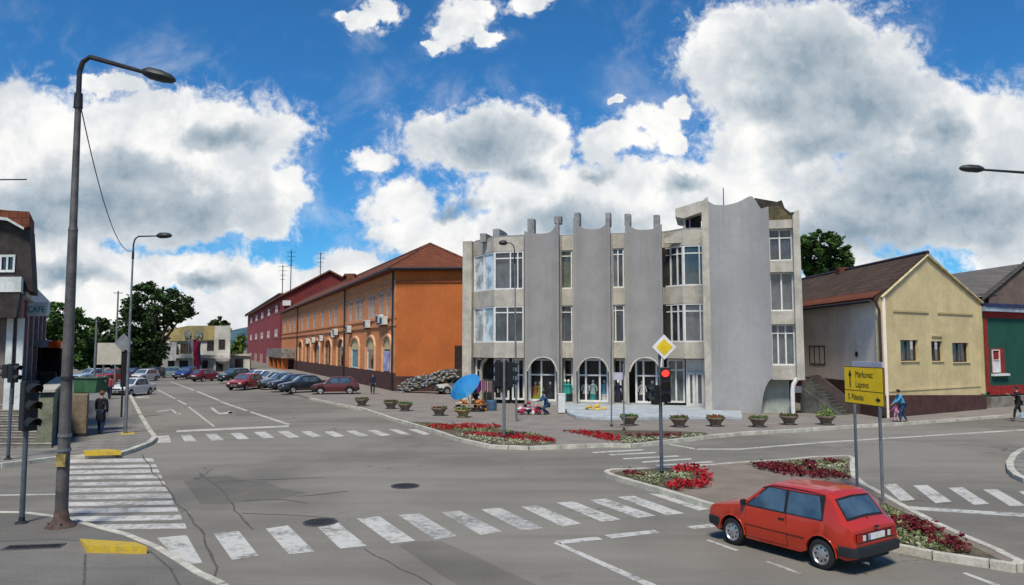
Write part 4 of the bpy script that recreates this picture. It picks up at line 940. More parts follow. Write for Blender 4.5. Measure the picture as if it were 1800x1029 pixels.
window(FLH, lh, xlh(-10), xlh(18), zlh(5, 478), zlh(5, 447), .22, (.5,), (), .1, DGLASS, WH2)
b = sub(FLH, lh); b.box(0, xlh(35), -.9, .25, zlh(20,516), zlh(20,490)); b.build('balcony', WH2, lh)
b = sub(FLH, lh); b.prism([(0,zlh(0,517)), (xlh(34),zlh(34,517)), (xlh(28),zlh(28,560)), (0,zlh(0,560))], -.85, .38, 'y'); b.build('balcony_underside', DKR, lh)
b = sub(FLH, lh); b.tube([(xlh(-30),0,zlh(0,360)-.3), (xlh(-30),0,zlh(0,316))], .03, 5); b.tube([(xlh(-34),0,zlh(0,316)), (xlh(33),0,zlh(33,316))], .03, 5); b.build('aerial', DARKM, lh)
FL2 = Fr(P(38, 31.8), P(82, 48.5), (-1, .1)); ca = bld('cafe_building', 'reddish low building with a white fascia and teal lettering beside the balcony house', FL2); 
za, zb_ = Z(515, 31.8), Z(490, 31.8)
b = sub(FL2, ca); b.box(0, FL2.L, .2, 9, 0, za); b.build('wall', mat('maroon_pink_wall', (.22,.10,.10), .9, .5, .7, streak=.3), ca)
b = sub(FL2, ca); b.box(-.1, FL2.L+.1, -.12, .2, za-.15, zb_); b.build('fascia', WH2, ca)
b = sub(FL2, ca); b.prism([(1.5, zb_), (FL2.L-2, zb_), (FL2.L-4, zb_+1.1), (2, zb_+1.6)], .6, 6, 'y'); b.build('roof', DKR, ca)
for k in range(5):
    b = sub(FL2, ca); xx_ = 1+k*3.6; b.box(xx_, xx_+1.6, .14, .19, .4, 3.0); b.build('window', DGLASS, ca)
    b = sub(FL2, ca); b.box(xx_+2.0, xx_+2.5, .02, .19, 0, za-.2); b.build('pilaster', mat('pale_pink_pilaster', (.42,.32,.30), .9), ca)
def text(s_, size, m, parent, loc, rot, name='lettering', thick=.01, scale_x=1.0):
    cu = bpy.data.curves.new('t', 'FONT'); cu.body = s_; cu.size = size; cu.extrude = thick; cu.align_x = 'LEFT'
    o = bpy.data.objects.new('t', cu); COL.objects.link(o); dg = bpy.context.evaluated_depsgraph_get(); me = bpy.data.meshes.new_from_object(o.evaluated_get(dg)); 
    bpy.data.objects.remove(o); me.materials.clear(); me.materials.append(m); r = bpy.data.objects.new(name, me); COL.objects.link(r); r.parent = parent; r.location = loc; r.rotation_euler = rot; r.scale = (scale_x, 1, 1); return r
# sign board facing the crossing
c = P(64, 33); sgn = thing('cafe_sign', 'white sign board with teal lettering at the end of the white fascia', 'sign', (c.x, c.y, Z(556, 33)))
b = MB(); b.box(-.46, .46, -.05, .05, 0, .62); b.build('board', mat('sign_white', (.55,.60,.62), .6, .15, 3), sgn, bevel=.02)
text('CAFE', .40, mat('teal_paint', (.02,.22,.24), .5), sgn, (-.44, -.065, .16), (pi/2, 0, 0), scale_x=.85)
# kiosk
FK = Fr(P(30, 41), P(112, 40), SD); kk = bld('kiosk', 'open kiosk with a flat pale roof ending in a bright orange panel at the left', FK, 'kiosk'); xk, zk = FK.x, FK.z
b = sub(FK, kk); b.box(xk(33), xk(86), -.3, 3, zk(60,610), zk(60,598)); b.build('roof', WH2, kk)
b = sub(FK, kk); b.box(xk(86)+.01, xk(107), -.34, 3, zk(96,612), zk(96,600)); b.build('orange_panel', mat('bright_orange', (.75,.10,.01), .6, .2, 3), kk)
b = sub(FK, kk); b.box(xk(107)+.01, xk(111), -.32, 3, zk(96,613), zk(96,603)); b.build('roof_end', WH2, kk)
for p in (38, 70, 104):
    b = sub(FK, kk); b.box(xk(p), xk(p)+.12, .0, .12, 1.7, zk(60,611)); b.build('post', DARKM, kk)
b = sub(FK, kk); b.box(xk(36), xk(108), 2.7, 2.9, 1.7, zk(60,611)); b.build('back_wall', DARKI, kk)
b = sub(FK, kk); b.box(xk(42), xk(100), .4, 1.0, 1.7, 2.5); b.build('counter', mat('counter_brown', (.14,.12,.09), .8, .5, 2), kk)
b = sub(FK, kk); b.box(xk(34), xk(108), .0, 6, 0, 1.7); b.build('base', PAVE, kk)
# stairs on the left
FSL = Fr(P(-90, 27.8), P(98, 27.8), (-7.92, 14.2)); sl_ = bld('terrace_stairs', 'broad concrete stairs rising to the terrace behind the two left traffic lights', FSL, 'stairs')
b = sub(FSL, sl_); n = 11
for k in range(n): b.box(0, FSL.L, k*.55, 8.2, KH+k*.165 if k else 0, KH+(k+1)*.165-.03)
b.build('steps', mat('stair_concrete', (.20,.19,.165), .92, .3, 2, .3, 30, streak=.3), sl_)
b = sub(FSL, sl_)
for k in range(n): b.box(0, FSL.L, k*.55-.03, k*.55+.28, KH+(k+1)*.165-.029, KH+(k+1)*.165)
b.build('step_edges', mat('stair_edge', (.30,.28,.235), .9, .3, 3), sl_)
FW1 = Fr(P(98, 28.2), P(124, 42)); w1 = bld('terrace_wall', 'greenish concrete side wall of the terrace stairs behind the tall lamp post', FW1, 'wall')
b = sub(FW1, w1); b.prism([(0,0),(FW1.L,0),(FW1.L,2.15),(2.5,2.15),(0,1.95)], 0, .5, 'y'); b.build('wall', mat('green_concrete', (.19,.20,.135), .92, .35, 1.2, .3, 30, streak=.45), w1)
b = sub(FW1, w1); b.box(-.06, FW1.L, -.05, .56, 2.16, 2.26); b.build('coping', CONC, w1)
q = P(147, 31.6); w2 = thing('wall_block', 'low brownish concrete block by the pavement carrying the green container', 'wall', (q.x, q.y, 0))
b = MB(); b.prism([(-.42,-.3),(.42,-.3),(-.75,1.9),(-1.6,1.9)], 0, 1.85); b.build('block', mat('brown_block', (.20,.155,.105), .92, .3, 2, .3, 30, streak=.4), w2); b = MB(); b.box(-.45,.45,-.33,-.301,KH,KH+.14); b.build('dark_base', DARKI, w2)
q = P(163, 33); t = thing('green_container', 'dull green waste container standing on the brown block by the pavement', 'container', (q.x, q.y, 1.86), R(-4))
b = MB(); b.prism([(-.5,0),(.5,0),(.56,.62),(-.56,.62)], -.45, .45, 'y'); b.build('body', mat('container_green', (.035,.10,.05), .6, .3, 3), t, bevel=.03)
b = MB(); b.box(-.6,.6,-.5,.5,.62,.68); b.build('lid', mat('container_lid', (.05,.09,.06), .6, .3, 3), t, bevel=.015)
b = MB()
for s_ in (-1, 1): b.tube([(s_*.57,0,.5), (s_*.68,0,.5)], .03, 6)
b.each('handle', GALV, t)
# hill and far trees
b = MB(); n = 40; pr = []
for k in range(n+1):
    t_ = k/n; xx_ = -600+t_*760; pr.append((xx_, 8+27*math.exp(-((xx_+335)/110)**2)+2*sin(xx_*.03)+5*math.exp(-((xx_+120)/160)**2)))
for (xa, za_), (xb2, zb2) in zip(pr, pr[1:]):
    b.face([(xa, 900, 0), (xb2, 900, 0), (xb2, 960, zb2*.6), (xa, 960, za_*.6)]); b.face([(xa, 960, za_*.6), (xb2, 960, zb2*.6), (xb2, 1060, zb2), (xa, 1060, za_)]); b.face([(xa,1060,za_),(xb2,1060,zb2),(xb2,1300,0),(xa,1300,0)])
struct(b.build('hill', mat('hill_haze_tint', (.05,.10,.12), .95, .5, .03), recalc=False), 'wooded hill with haze painted in blue green, far beyond the end of the street', 'hill')  # blue in the colour paints distance haze onto dark green woods
# ================================================================ trees
BARK = mat('bark', (.09,.07,.055), .95, .3, 4, .6, 12)
LEAFD = leaf_mat('dark_leaves', (.010,.026,.008), (.042,.078,.018)); LEAFM = leaf_mat('mid_leaves', (.022,.055,.012), (.060,.115,.022)); LEAFY = leaf_mat('yellow_green_leaves', (.06,.11,.02), (.13,.19,.035))
def tree(label, base, h, blobs, leaf, n, size, group='trees', tr=.25, seed=1, name='tree'):
    """blobs: (dx, dy, z, rx, ry, rz) crown masses; limbs run from the trunk into each of them"""
    rnd = random.Random(seed); t = thing(name, label, 'tree', (base.x, base.y, 0), group=group)
    b = MB(); zt_ = min(bl[2] for bl in blobs)
    b.tube([(0,0,-.1),(rnd.uniform(-.1,.1),0,zt_*.5),(rnd.uniform(-.3,.3),rnd.uniform(-.2,.2),zt_)], [tr*1.3, tr, tr*.8], 9)
    for bl in blobs:
        m_ = Vector((bl[0]*.4, bl[1]*.4, (zt_+bl[2])*.5)); b.tube([(0,0,zt_*.75), tuple(m_), (bl[0], bl[1], bl[2])], [tr*.6, tr*.4, tr*.12], 6)
        for k in range(3):
            a = rnd.uniform(0, 2*pi); b.tube([tuple(m_.lerp(Vector(bl[:3]), .5)), (bl[0]+cos(a)*bl[3]*.7, bl[1]+sin(a)*bl[4]*.7, bl[2]+rnd.uniform(-.3,.7)*bl[5])], [tr*.22, tr*.05], 5)
    b.build('trunk', BARK, t, smooth=True)
    v, f = [], []; tot = sum(bl[3]*bl[5] for bl in blobs)
    for bl in blobs:
        cl = max(6, int(26*bl[3]*bl[5]/tot*len(blobs)))
        per = max(8, int(n*(bl[3]*bl[5]/tot)/cl))
        for c_i in range(cl):
            while True:
                d = Vector((rnd.gauss(0,1), rnd.gauss(0,1), rnd.gauss(0,1)))
                if d.length > .01: break
            d.normalize(); rr = rnd.uniform(.55, 1.02); cc = Vector((bl[0]+d.x*bl[3]*rr, bl[1]+d.y*bl[4]*rr, bl[2]+d.z*bl[5]*rr)); cr = rnd.uniform(.16, .34)*min(bl[3], bl[5])
            for k in range(per):
                e = Vector((rnd.gauss(0,.5), rnd.gauss(0,.5), rnd.gauss(0,.42)))*cr + cc
                s_ = size*rnd.uniform(.6, 1.4); a = Vector((rnd.uniform(-1,1), rnd.uniform(-1,1), rnd.uniform(-.6,.6))).normalized()*s_; q = a.orthogonal().normalized()*s_*.6
                q.rotate(Matrix.Rotation(rnd.uniform(0, 6.3), 3, a)); i = len(v)
                v += [e-a, e+q*.8, e+a, e-q]; f.append((i, i+1, i+2, i+3))
    me = bpy.data.meshes.new('crown'); me.from_pydata([tuple(p) for p in v], [], f); me.materials.append(leaf); o = bpy.data.objects.new('crown', me); COL.objects.link(o); o.parent = t
    return t
def tpx(d, L):
    """crown masses measured as (px, py, rx px, ry px) at a distance d from a trunk px"""
    return d, L
def mtree(label, pxx, d, masses, leaf, n, size, seed=1, dz=1.0, tr=.3, group='trees'):
    b0 = P(pxx, d); s_ = F_PX/d; rnd = random.Random(seed); bl = []
    for (mx, my, rx, ry) in masses:
        dd = rnd.uniform(-1.5, 1.5); q = P(mx, d+dd); bl.append((q.x-b0.x, dd, Z(my, d+dd), rx/s_, rx/s_*dz, ry/s_))
    return tree(label, b0, 0, bl, leaf, n, size, group, tr, seed)
mtree('big dark tree beside the pale building at the end of the street', 272, 112, [(272,540,58,38),(240,570,38,42),(308,540,32,26),(252,600,42,40),(258,612,34,36),(232,610,35,30),(262,515,28,20),(325,545,18,16),(245,635,35,20),(245,640,32,18)], LEAFD, 12500, .34, 3, tr=.5)
mtree('bushy tree with yellow green top left of the billboard', 112, 88, [(115,560,38,26),(88,585,25,30),(110,600,42,32),(140,590,30,28),(120,630,40,22),(100,545,20,14)], LEAFM, 9000, .27, 5)
mtree('darker round tree between the bushy one and the big dark tree', 172, 96, [(175,590,28,32),(160,615,30,28),(190,615,24,26),(178,568,16,14),(150,570,14,12),(170,640,38,14)], LEAFD, 8000, .27, 7)
mtree('small dark tree peeping over the pale building', 384, 150, [(384,572,16,13),(376,580,12,10),(393,580,12,9)], LEAFD, 1800, .4, 9)
mtree('autumn tinted bush between the pale and the red building', 418, 135, [(418,612,12,12),(424,598,7,9),(410,618,9,9)], LEAFY, 1500, .35, 11, tr=.15)
mtree('green tree rising behind the grey tower', 1455, 72, [(1450,430,34,24),(1430,455,30,28),(1480,460,28,24),(1458,480,50,20),(1445,412,18,10),(1495,445,14,12),(1425,425,14,14)], LEAFM, 9500, .24, 13)
for k, (pxx, d, w, label) in enumerate(((20,130,60,'far green tree behind the kiosk'),(-40,120,60,'far green tree at the left edge beyond the stairs'),(75,140,45,'far green tree behind the bushy tree'),(205,150,45,'far dark tree behind the billboard'))):
    mtree(label, pxx, d, [(pxx,625,w*.6,16),(pxx-w*.4,630,w*.4,14),(pxx+w*.4,628,w*.4,15),(pxx,612,w*.3,12)], LEAFD, 2500, .4, 20+k)
# ================================================================ lamps, signals, signs
def lamp(label, base, h, arm, ang, r0=.11, lean=0.0, flare=False, head=.95, mp=GALV, drop=.0, group='street lamps'):
    t = thing('street_lamp', label, 'street lamp', tuple(base), ang, group)
    b = MB(); k1 = h*.62; k2 = h*.90
    b.tube([(0,0,0),(lean*.1,0,.35),(lean*.62,0,k1)], [r0*1.15, r0, r0*.74], 12); b.tube([(lean*.62,0,k1-.02),(lean*.62,0,k1+.10),(lean*.9,0,k2)], [r0*.8, r0*.62, r0*.5], 12)
    b.build('pole', mp, t, smooth=True)
    b = MB(); b.tube([(lean*.9,0,k2-.15),(lean*.9,0,k2+.18)], [r0*.74, r0*.66], 12); b.build('collar', DARKM, t, smooth=True)
    b = MB(); P_ = [(lean*.9,0,k2+.1),(lean,0,h-.35),(lean+.06,0,h-.12),(lean+.2,0,h)]; P_.append((lean+arm, 0, h-drop)); b.tube(P_, [r0*.45]*4+[r0*.36], 8); b.build('arm', DARKM, t, smooth=True)
    b = MB(); a0 = lean+arm; dr = drop/max(arm,.1)
    for prof in ([(0,.05,.045),(.08,.12,.09),(.25,.17,.15),(.6,.18,.15),(.85,.14,.11),(.97,.05,.04)],):
        rings = []
        for (u_, w, hh) in prof:
            zz_ = h-drop-dr*u_*head; rings.append([b.P((a0+u_*head-.05, w*cos(2*pi*j/12), zz_+hh*sin(2*pi*j/12)*(1.0 if sin(2*pi*j/12) > 0 else .75))) for j in range(12)])
        for A_, B_ in zip(rings, rings[1:]):
            for j in range(12): b.f.append([A_[j], A_[(j+1)%12], B_[(j+1)%12], B_[j]])
        b.f.append(rings[0][::-1]); b.f.append(rings[-1])
    hd = b.build('lamp_head', mat('lamp_housing', (.03,.035,.036), .5, .2, 5), t, smooth=True)
    b = MB(); b.ball((a0+.45*head, 0, h-drop-dr*.45*head-.06), (.30*head,.10,.05), 12, 6); b.build('lamp_glass', mat('lamp_glass', (.12,.12,.11), .2), hd, smooth=True)
    if flare:
        b = MB(); b.lathe([(.30,0),(.27,.03),(.16,.14),(.125,.34),(.115,.36)], n=20); b.build('base_flange', mat('rusty_base', (.075,.05,.04), .8, .4, 8), t, smooth=True)
        for k in range(4):
            b = MB(); a = k*pi/2+.4; b.tube([(.22*cos(a),.22*sin(a),.03),(.22*cos(a),.22*sin(a),.10)], .022, 6); b.build('anchor_bolt', DARKM, t)
        for z_ in (1.55, 1.85, 3.05):
            b = MB(); b.tube([(0,0,z_),(0,0,z_+.06)], r0*1.08, 12); b.build('strap', GALV if z_ < 3 else DARKM, t)
        b = MB(); b.box(-.09,.09,-r0-.03,-r0+.02,1.25,1.5); b.build('hatch', mat('ochre_patch', (.28,.21,.07), .8, .5, 8), t)
    return t
MPOLE = mat('painted_pole', (.115,.105,.10), .6, .35, 2.2, .1, 30, metal=.3, streak=.5)
b1 = G(107, 926, KH); lamp('tall lamp post in the left foreground with a flared rusty base', b1, 10.05, 1.32, R(8), .125, -.03, True, .74, MPOLE, .28)
b2 = G(220, 762, KH); lamp('street lamp behind the person in black on the left pavement', b2, Z(421, b2.y), 1.05, 0, .075, .05, False, .7, GALV, -.02)
b3 = G(908, 741, KH); lamp('slim street lamp in front of the left bay of the grey building', b3, Z(432, b3.y), .42, pi, .06, .1, False, .45, GALV, .0)
b4 = P(1850, 25); lamp('street lamp reaching in from the right edge of the photo', b4, Z(300, 25)-.1, 2.0, pi-.05, .11, .0, False, .85, MPOLE, -.15)
b = MB(); a_ = Vector((b1.x+.03, b1.y, Z(188, b1.y))); c_ = Vector((b2.x+.05, b2.y, Z(440, b2.y)))
pts = []
for k in range(25):
    t_ = k/24; p = a_.lerp(c_, t_); p.z -= 1.1*4*t_*(1-t_)*.9; pts.append(tuple(p))
b.tube(pts, .013, 5); tag(b.build('overhead_cable', BLACK), 'thin black cable sagging between the two left lamp posts', 'cable')
def sig_head(parent, z, face, off=(0,0), lit=None, n=3, s_=1.0, visor=.24, board=False, back=False, name='signal_head'):
    """signal head: housing, visors and lenses; face = heading of its lenses"""
    hd = MB(); m4 = Matrix.Translation((off[0], off[1], z)) @ Matrix.Rotation(face, 4, 'Z')
    def T(p): return tuple(m4 @ Vector(p))
    w, hgt, dp = .15*s_, .17*s_, .11*s_
    i = []
    prof = [(-w, -hgt*n),(w, -hgt*n),(w+.0, hgt*n),(-w, hgt*n)]
    for xx_ in (-dp, dp):
        for (y_, z_) in prof: i.append(hd.P(T((xx_, y_*(1 if xx_ > 0 else .82), z_*(1 if xx_ > 0 else .97)))))
    for q in ((0,3,2,1),(4,5,6,7),(0,1,5,4),(1,2,6,5),(2,3,7,6),(3,0,4,7)): hd.f.append([i[k] for k in q])
    body = hd.build(name, BLACK, parent, bevel=.02*s_)
    for k in range(n):
        zc_ = (n-1-2*k)*hgt; r = .115*s_
        b = MB(); N = 14; R1 = []; R2 = []
        for j in range(N+1):
            a = pi*(-.12) + pi*1.24*j/N; R1.append((dp, cos(a)*r*1.12, zc_+sin(a)*r*1.12)); R2.append((dp+visor*s_*(.55+.45*max(0, sin(a))), cos(a)*r*1.12, zc_+sin(a)*r*1.12-.03*s_))
        for j in range(N):
            b.face([T(R1[j]), T(R1[j+1]), T(R2[j+1]), T(R2[j])]); 
            c1 = [(p[0], p[1]*.94, zc_+(p[2]-zc_)*.94) for p in (R1[j], R1[j+1], R2[j+1], R2[j])]; b.face([T(c) for c in c1][::-1])
        b.build('visor', BLACK, body, smooth=True, recalc=False)
        b = MB(); m_ = [mat('red_lens', (.05,.006,.005), .25), mat('amber_lens', (.05,.03,.006), .25), mat('green_lens', (.006,.03,.018), .25)][k if n == 3 else (0 if k == 0 else 2)]
        if lit == k: m_ = mat('red_lens_lit', (1.0,.03,.02), .3, emit=1.6, var=.15)
        b.tube([T((dp-.01, 0, zc_)), T((dp+.02, 0, zc_))], [r, r*.93], 16); b.build('lens', m_, body)
    return body
def sig_pole(label, base, h, r=.05, mm=None, n=10):
    t = thing('traffic_light', label, 'traffic light', tuple(base), 0, 'traffic lights')
    b = MB(); b.tube([(0,0,0),(0,0,h)], [r*1.1, r], n); b.build('pole', mm or mat('blue_grey_pole', (.10,.115,.135), .5, .25, 3, metal=.3, streak=.3), t, smooth=True)
    b = MB(); b.lathe([(r*2.6,0),(r*2.4,.03),(r*1.3,.05),(r*1.15,.14)], n=14); b.build('base_plate', DARKM, t)
    return t
p = G(38, 920, KH); t = sig_pole('traffic light in the left foreground seen from its side, left of the tall lamp', p, 1.95)
sig_head(t, 2.50-.03, R(-28), (.02,0), None, 3, 1.05, .27); sig_head(t, 2.06, R(-100), (-.02,-.16), None, 2, .62, .2) if False else None
p = G(14, 808, KH); t = sig_pole('small traffic light at the foot of the terrace stairs, at the left edge', p, 2.35, .05)
sig_head(t, 2.86, R(-10), (.02,0), None, 2, .95, .24); sig_head(t, 2.92, R(190), (-.22,0), None, 2, .7, .24)
p = G(886, 772, KH); t = sig_pole('traffic light with two dark heads on the flower bed before the shops', p, 3.3, .06, GALV)
sig_head(t, 2.62, R(125), (-.2,-.02), None, 3, 1.02, .2); sig_head(t, 2.62, R(35), (.2,-.02), None, 3, 1.02, .34)
b = MB(); b.prism([(-.34,2.1),(.34,2.1),(.05,1.86),(-.05,1.86)], -.05, .06, 'y'); b.build('bracket', BLACK, t)
p = G(1163, 836, KH); t = sig_pole('traffic light with its red lit under the yellow diamond sign on the island', p, 3.55, .05)
hz_ = Z(676, p.y)-KH; sig_head(t, hz_, R(-96), (.12,-.12), 0, 3, 1.0, .2); sig_head(t, hz_-.3, R(-165), (-.16,-.06), None, 2, .85, .22)
sg = thing('priority_sign', 'yellow diamond sign with a white border above the red signal', 'road sign', (p.x+.1, p.y-.02, Z(632, p.y)), R(6))
def diamond(r, y0, y1, c=0): return [(0, c-r), (r, c), (0, c+r), (-r, c)]
zc_ = .36
b = MB(); b.prism(diamond(.37, 0, 0, zc_), -.10, -.08, 'y'); b.build('plate', WHITE, sg, bevel=.008)
b = MB(); b.prism(diamond(.25, 0, 0, zc_), -.106, -.1015, 'y'); b.build('yellow_field', mat('sign_yellow', (.72,.50,.02), .45, .15, 4), sg)
b = MB(); b.tube([(-.1,-.05,-.35),(-.02,-.06,.5)], .025, 8); b.build('bracket', WHITE, sg)
# diamond sign seen from behind on the left pavement
p = G(218, 757, KH+.0); p2 = G(219, 700, KH)
q = Vector((P(218, 40).x, 40, KH)); sg = thing('priority_sign', 'grey back of a diamond sign on a dark post behind the person in black', 'road sign', tuple(q))
zc_ = Z(603, 40)-KH; b = MB(); b.tube([(0,0,0),(0,0,zc_+.3)], .05, 8); b.build('post', DARKM, sg)
b = MB(); b.prism(diamond(.50, 0, 0, zc_), -.10, -.07, 'y'); b.build('plate', mat('grey_plate', (.26,.29,.32), .5, .2, 4, metal=.3), sg, bevel=.01)
b = MB(); b.box(-.13,.13,-.02,.12,1.6,3.6); b.build('control_box', BLACK, sg, bevel=.03)
# yellow direction sign
pa, pb_ = G(1507, 858, KH), G(1552, 882, KH)
ds = thing('direction_sign', 'yellow direction sign with black lettering on two grey posts behind the red car', 'direction sign', tuple((pa+pb_)/2), 0)
c0 = (pa+pb_)/2; FD = Fr(P(1493, 19.2), P(1562, 17.6))
zt_, zb2 = FD.z(1528, 645), FD.z(1528, 712)
for q in (pa, pb_):
    b = MB(org=c0.copy()); b.tube([(q.x, q.y, KH), (q.x, q.y, zt_-.03)], .038, 10); b.build('post', GALV, ds, smooth=True)
FD = Fr(FD.w(0, -.12), FD.w(FD.L, -.12)); 
b = MB(FD, c0.copy()); b.box(0, FD.L, -.05, 0, zb2, zt_); b.build('panel', mat('sign_frame', (.10,.075,.02), .6), ds, bevel=.01)
SY = mat('sign_yellow2', (.88,.57,.01), .5, .1, 2)
zm = zb2+(zt_-zb2)*.36
for z0, z1 in ((zb2+.025, zm-.012), (zm+.012, zt_-.025)):
    b = MB(FD, c0.copy()); b.box(.025, FD.L-.025, -.056, -.0505, z0, z1); b.build('yellow_field', SY, ds)
BK = mat('sign_black', (.02,.018,.015), .6)
def dtext(s_, size, x_, z_): 
    w = FD.w(x_, -.058, z_) - c0; return text(s_, size, BK, ds, tuple(w), (pi/2, 0, FD.rot()), thick=.002, scale_x=.82)
L_ = FD.L; hh = zt_-zb2
dtext('Markovac', .225, L_*.31, zm+hh*.36); dtext('Lapovo', .225, L_*.31, zm+hh*.09); dtext('S. Palanka', .205, L_*.10, zb2+hh*.12)
def arrow(cx_, cz_, up):
    b = MB(FD, c0.copy()); 
    if up: pts_ = [(cx_-.07,cz_+.08),(cx_,cz_+.24),(cx_+.07,cz_+.08),(cx_+.02,cz_+.08),(cx_+.02,cz_-.2),(cx_-.02,cz_-.2),(cx_-.02,cz_+.08)]
    else: pts_ = [(cx_-.03,cz_+.065),(cx_+.09,cz_),(cx_-.03,cz_-.065),(cx_-.03,cz_-.02),(cx_-.10,cz_-.02),(cx_-.10,cz_+.02),(cx_-.03,cz_+.02)]
    b.prism(pts_, -.062, -.057, 'y'); b.build('arrow', BK, ds)
arrow(L_*.17, zm+hh*.30, True); arrow(L_*.875, zb2+hh*.17, False)
b = MB(FD, c0.copy()); b.box(-.03, FD.L*.75, .20, .23, zb2+.1, zt_+.12); b.build('rear_panel', mat('rear_panel_lilac', (.45,.44,.52), .5, .15, 2), ds, bevel=.005)
# bare posts before the shop step
for k, (a, c, hy, label) in enumerate(((1075, 750, 612, 'thin grey post before the shop windows, left of a pair'), (1097, 757, 640, 'thin grey post before the shop windows, right of a pair'))):
    q = G(a, c, KH); t = thing('sign_post', label, 'post', tuple(q), 0, 'bare posts before the shops'); b = MB(); b.tube([(0,0,0),(0,0,Z(hy,q.y)-KH)], .035, 8); b.build('post', GALV, t)
    b = MB(); b.lathe([(.09,0),(.09,.02),(.045,.03),(.045,.1)], n=10); b.build('foot', DARKM, t)
    if k: b = MB(); b.box(-.45,-.04,-.03,.0,Z(668,q.y)-KH,Z(655,q.y)-KH); b.build('small_plate', MATS['rear_panel_lilac'], t)
# billboard and poles far left
q = P(199, 75); t = thing('billboard', 'blank beige back of a billboard beyond the left pavement', 'billboard', (q.x, q.y, 0)); b = MB(); b.box(-1.55,1.55,-.1,.1,Z(641,75),Z(603,75)); b.build('panel', mat('beige_panel', (.42,.39,.32), .85, .12, 1, streak=.2), t)
for s_ in (-1.0, 1.0): b = MB(); b.tube([(s_,.15,0),(s_,.15,Z(605,75))], .09, 8); b.build('post', GALV, t)
for a, yt, d, label in ((204,512,78,'thin pale mast beside the billboard'),(168,562,70,'thin greenish pole before the left trees')):
    q = P(a, d); t = thing('utility_pole', label, 'pole', (q.x, q.y, 0), group='thin poles on the left'); b = MB(); b.tube([(0,0,0),(0,0,Z(yt,d))], [.12,.08], 8); b.build('pole', GALV, t); b = MB(); b.tube([(-.5,0,Z(yt,d)-.2),(.5,0,Z(yt,d)-.2)], .04, 5); b.build('crossbar', DARKM, t)
# ================================================================ cars
TYRE = mat('tyre', (.018,.018,.018), .85, .3, 10); RIM = mat('alloy_rim', (.42,.43,.44), .3, .2, 8, metal=.7); CGL = glass_mat('car_glass', (.07,.11,.15), .04); BUMP = mat('bumper_black', (.018,.02,.024), .55, .2, 4); TRIM = mat('rubber_trim', (.015,.015,.016), .7)
LAMPW = mat('clear_lamp', (.62,.62,.58), .2, .1, 20); LAMPR = mat('red_lamp', (.30,.012,.01), .25, .2, 20); LAMPO = mat('orange_lamp', (.45,.13,.01), .25, .2, 20); CHROME = mat('chrome', (.5,.5,.5), .15, .1, metal=1)
def paint(name, col):
    return mat(name, col, .32, .05, .8, coat=.7, spec=.5)
HATCH = dict(L=1.745, top=[(1.745,.52),(1.735,.66),(1.66,.745),(1.50,.785),(.84,.90),(.32,1.31),(.16,1.362),(-.3,1.38),(-.9,1.38),(-1.14,1.352),(-1.25,1.28),(-1.56,.90),(-1.66,.845),(-1.72,.79),(-1.745,.52)], ws=(.84,.32), rw=(-1.24,-1.56), xf=1.08, xr=-1.075, side=(.66,-1.10))
SEDAN = dict(L=2.1, top=[(2.1,.50),(2.08,.64),(1.98,.74),(1.2,.90),(.95,.93),(.35,1.34),(.1,1.40),(-.6,1.40),(-.85,1.36),(-1.35,.98),(-1.95,.94),(-2.06,.86),(-2.1,.5)], ws=(.95,.35), rw=(-.85,-1.35), xf=1.28, xr=-1.25, side=(.78,-.95))
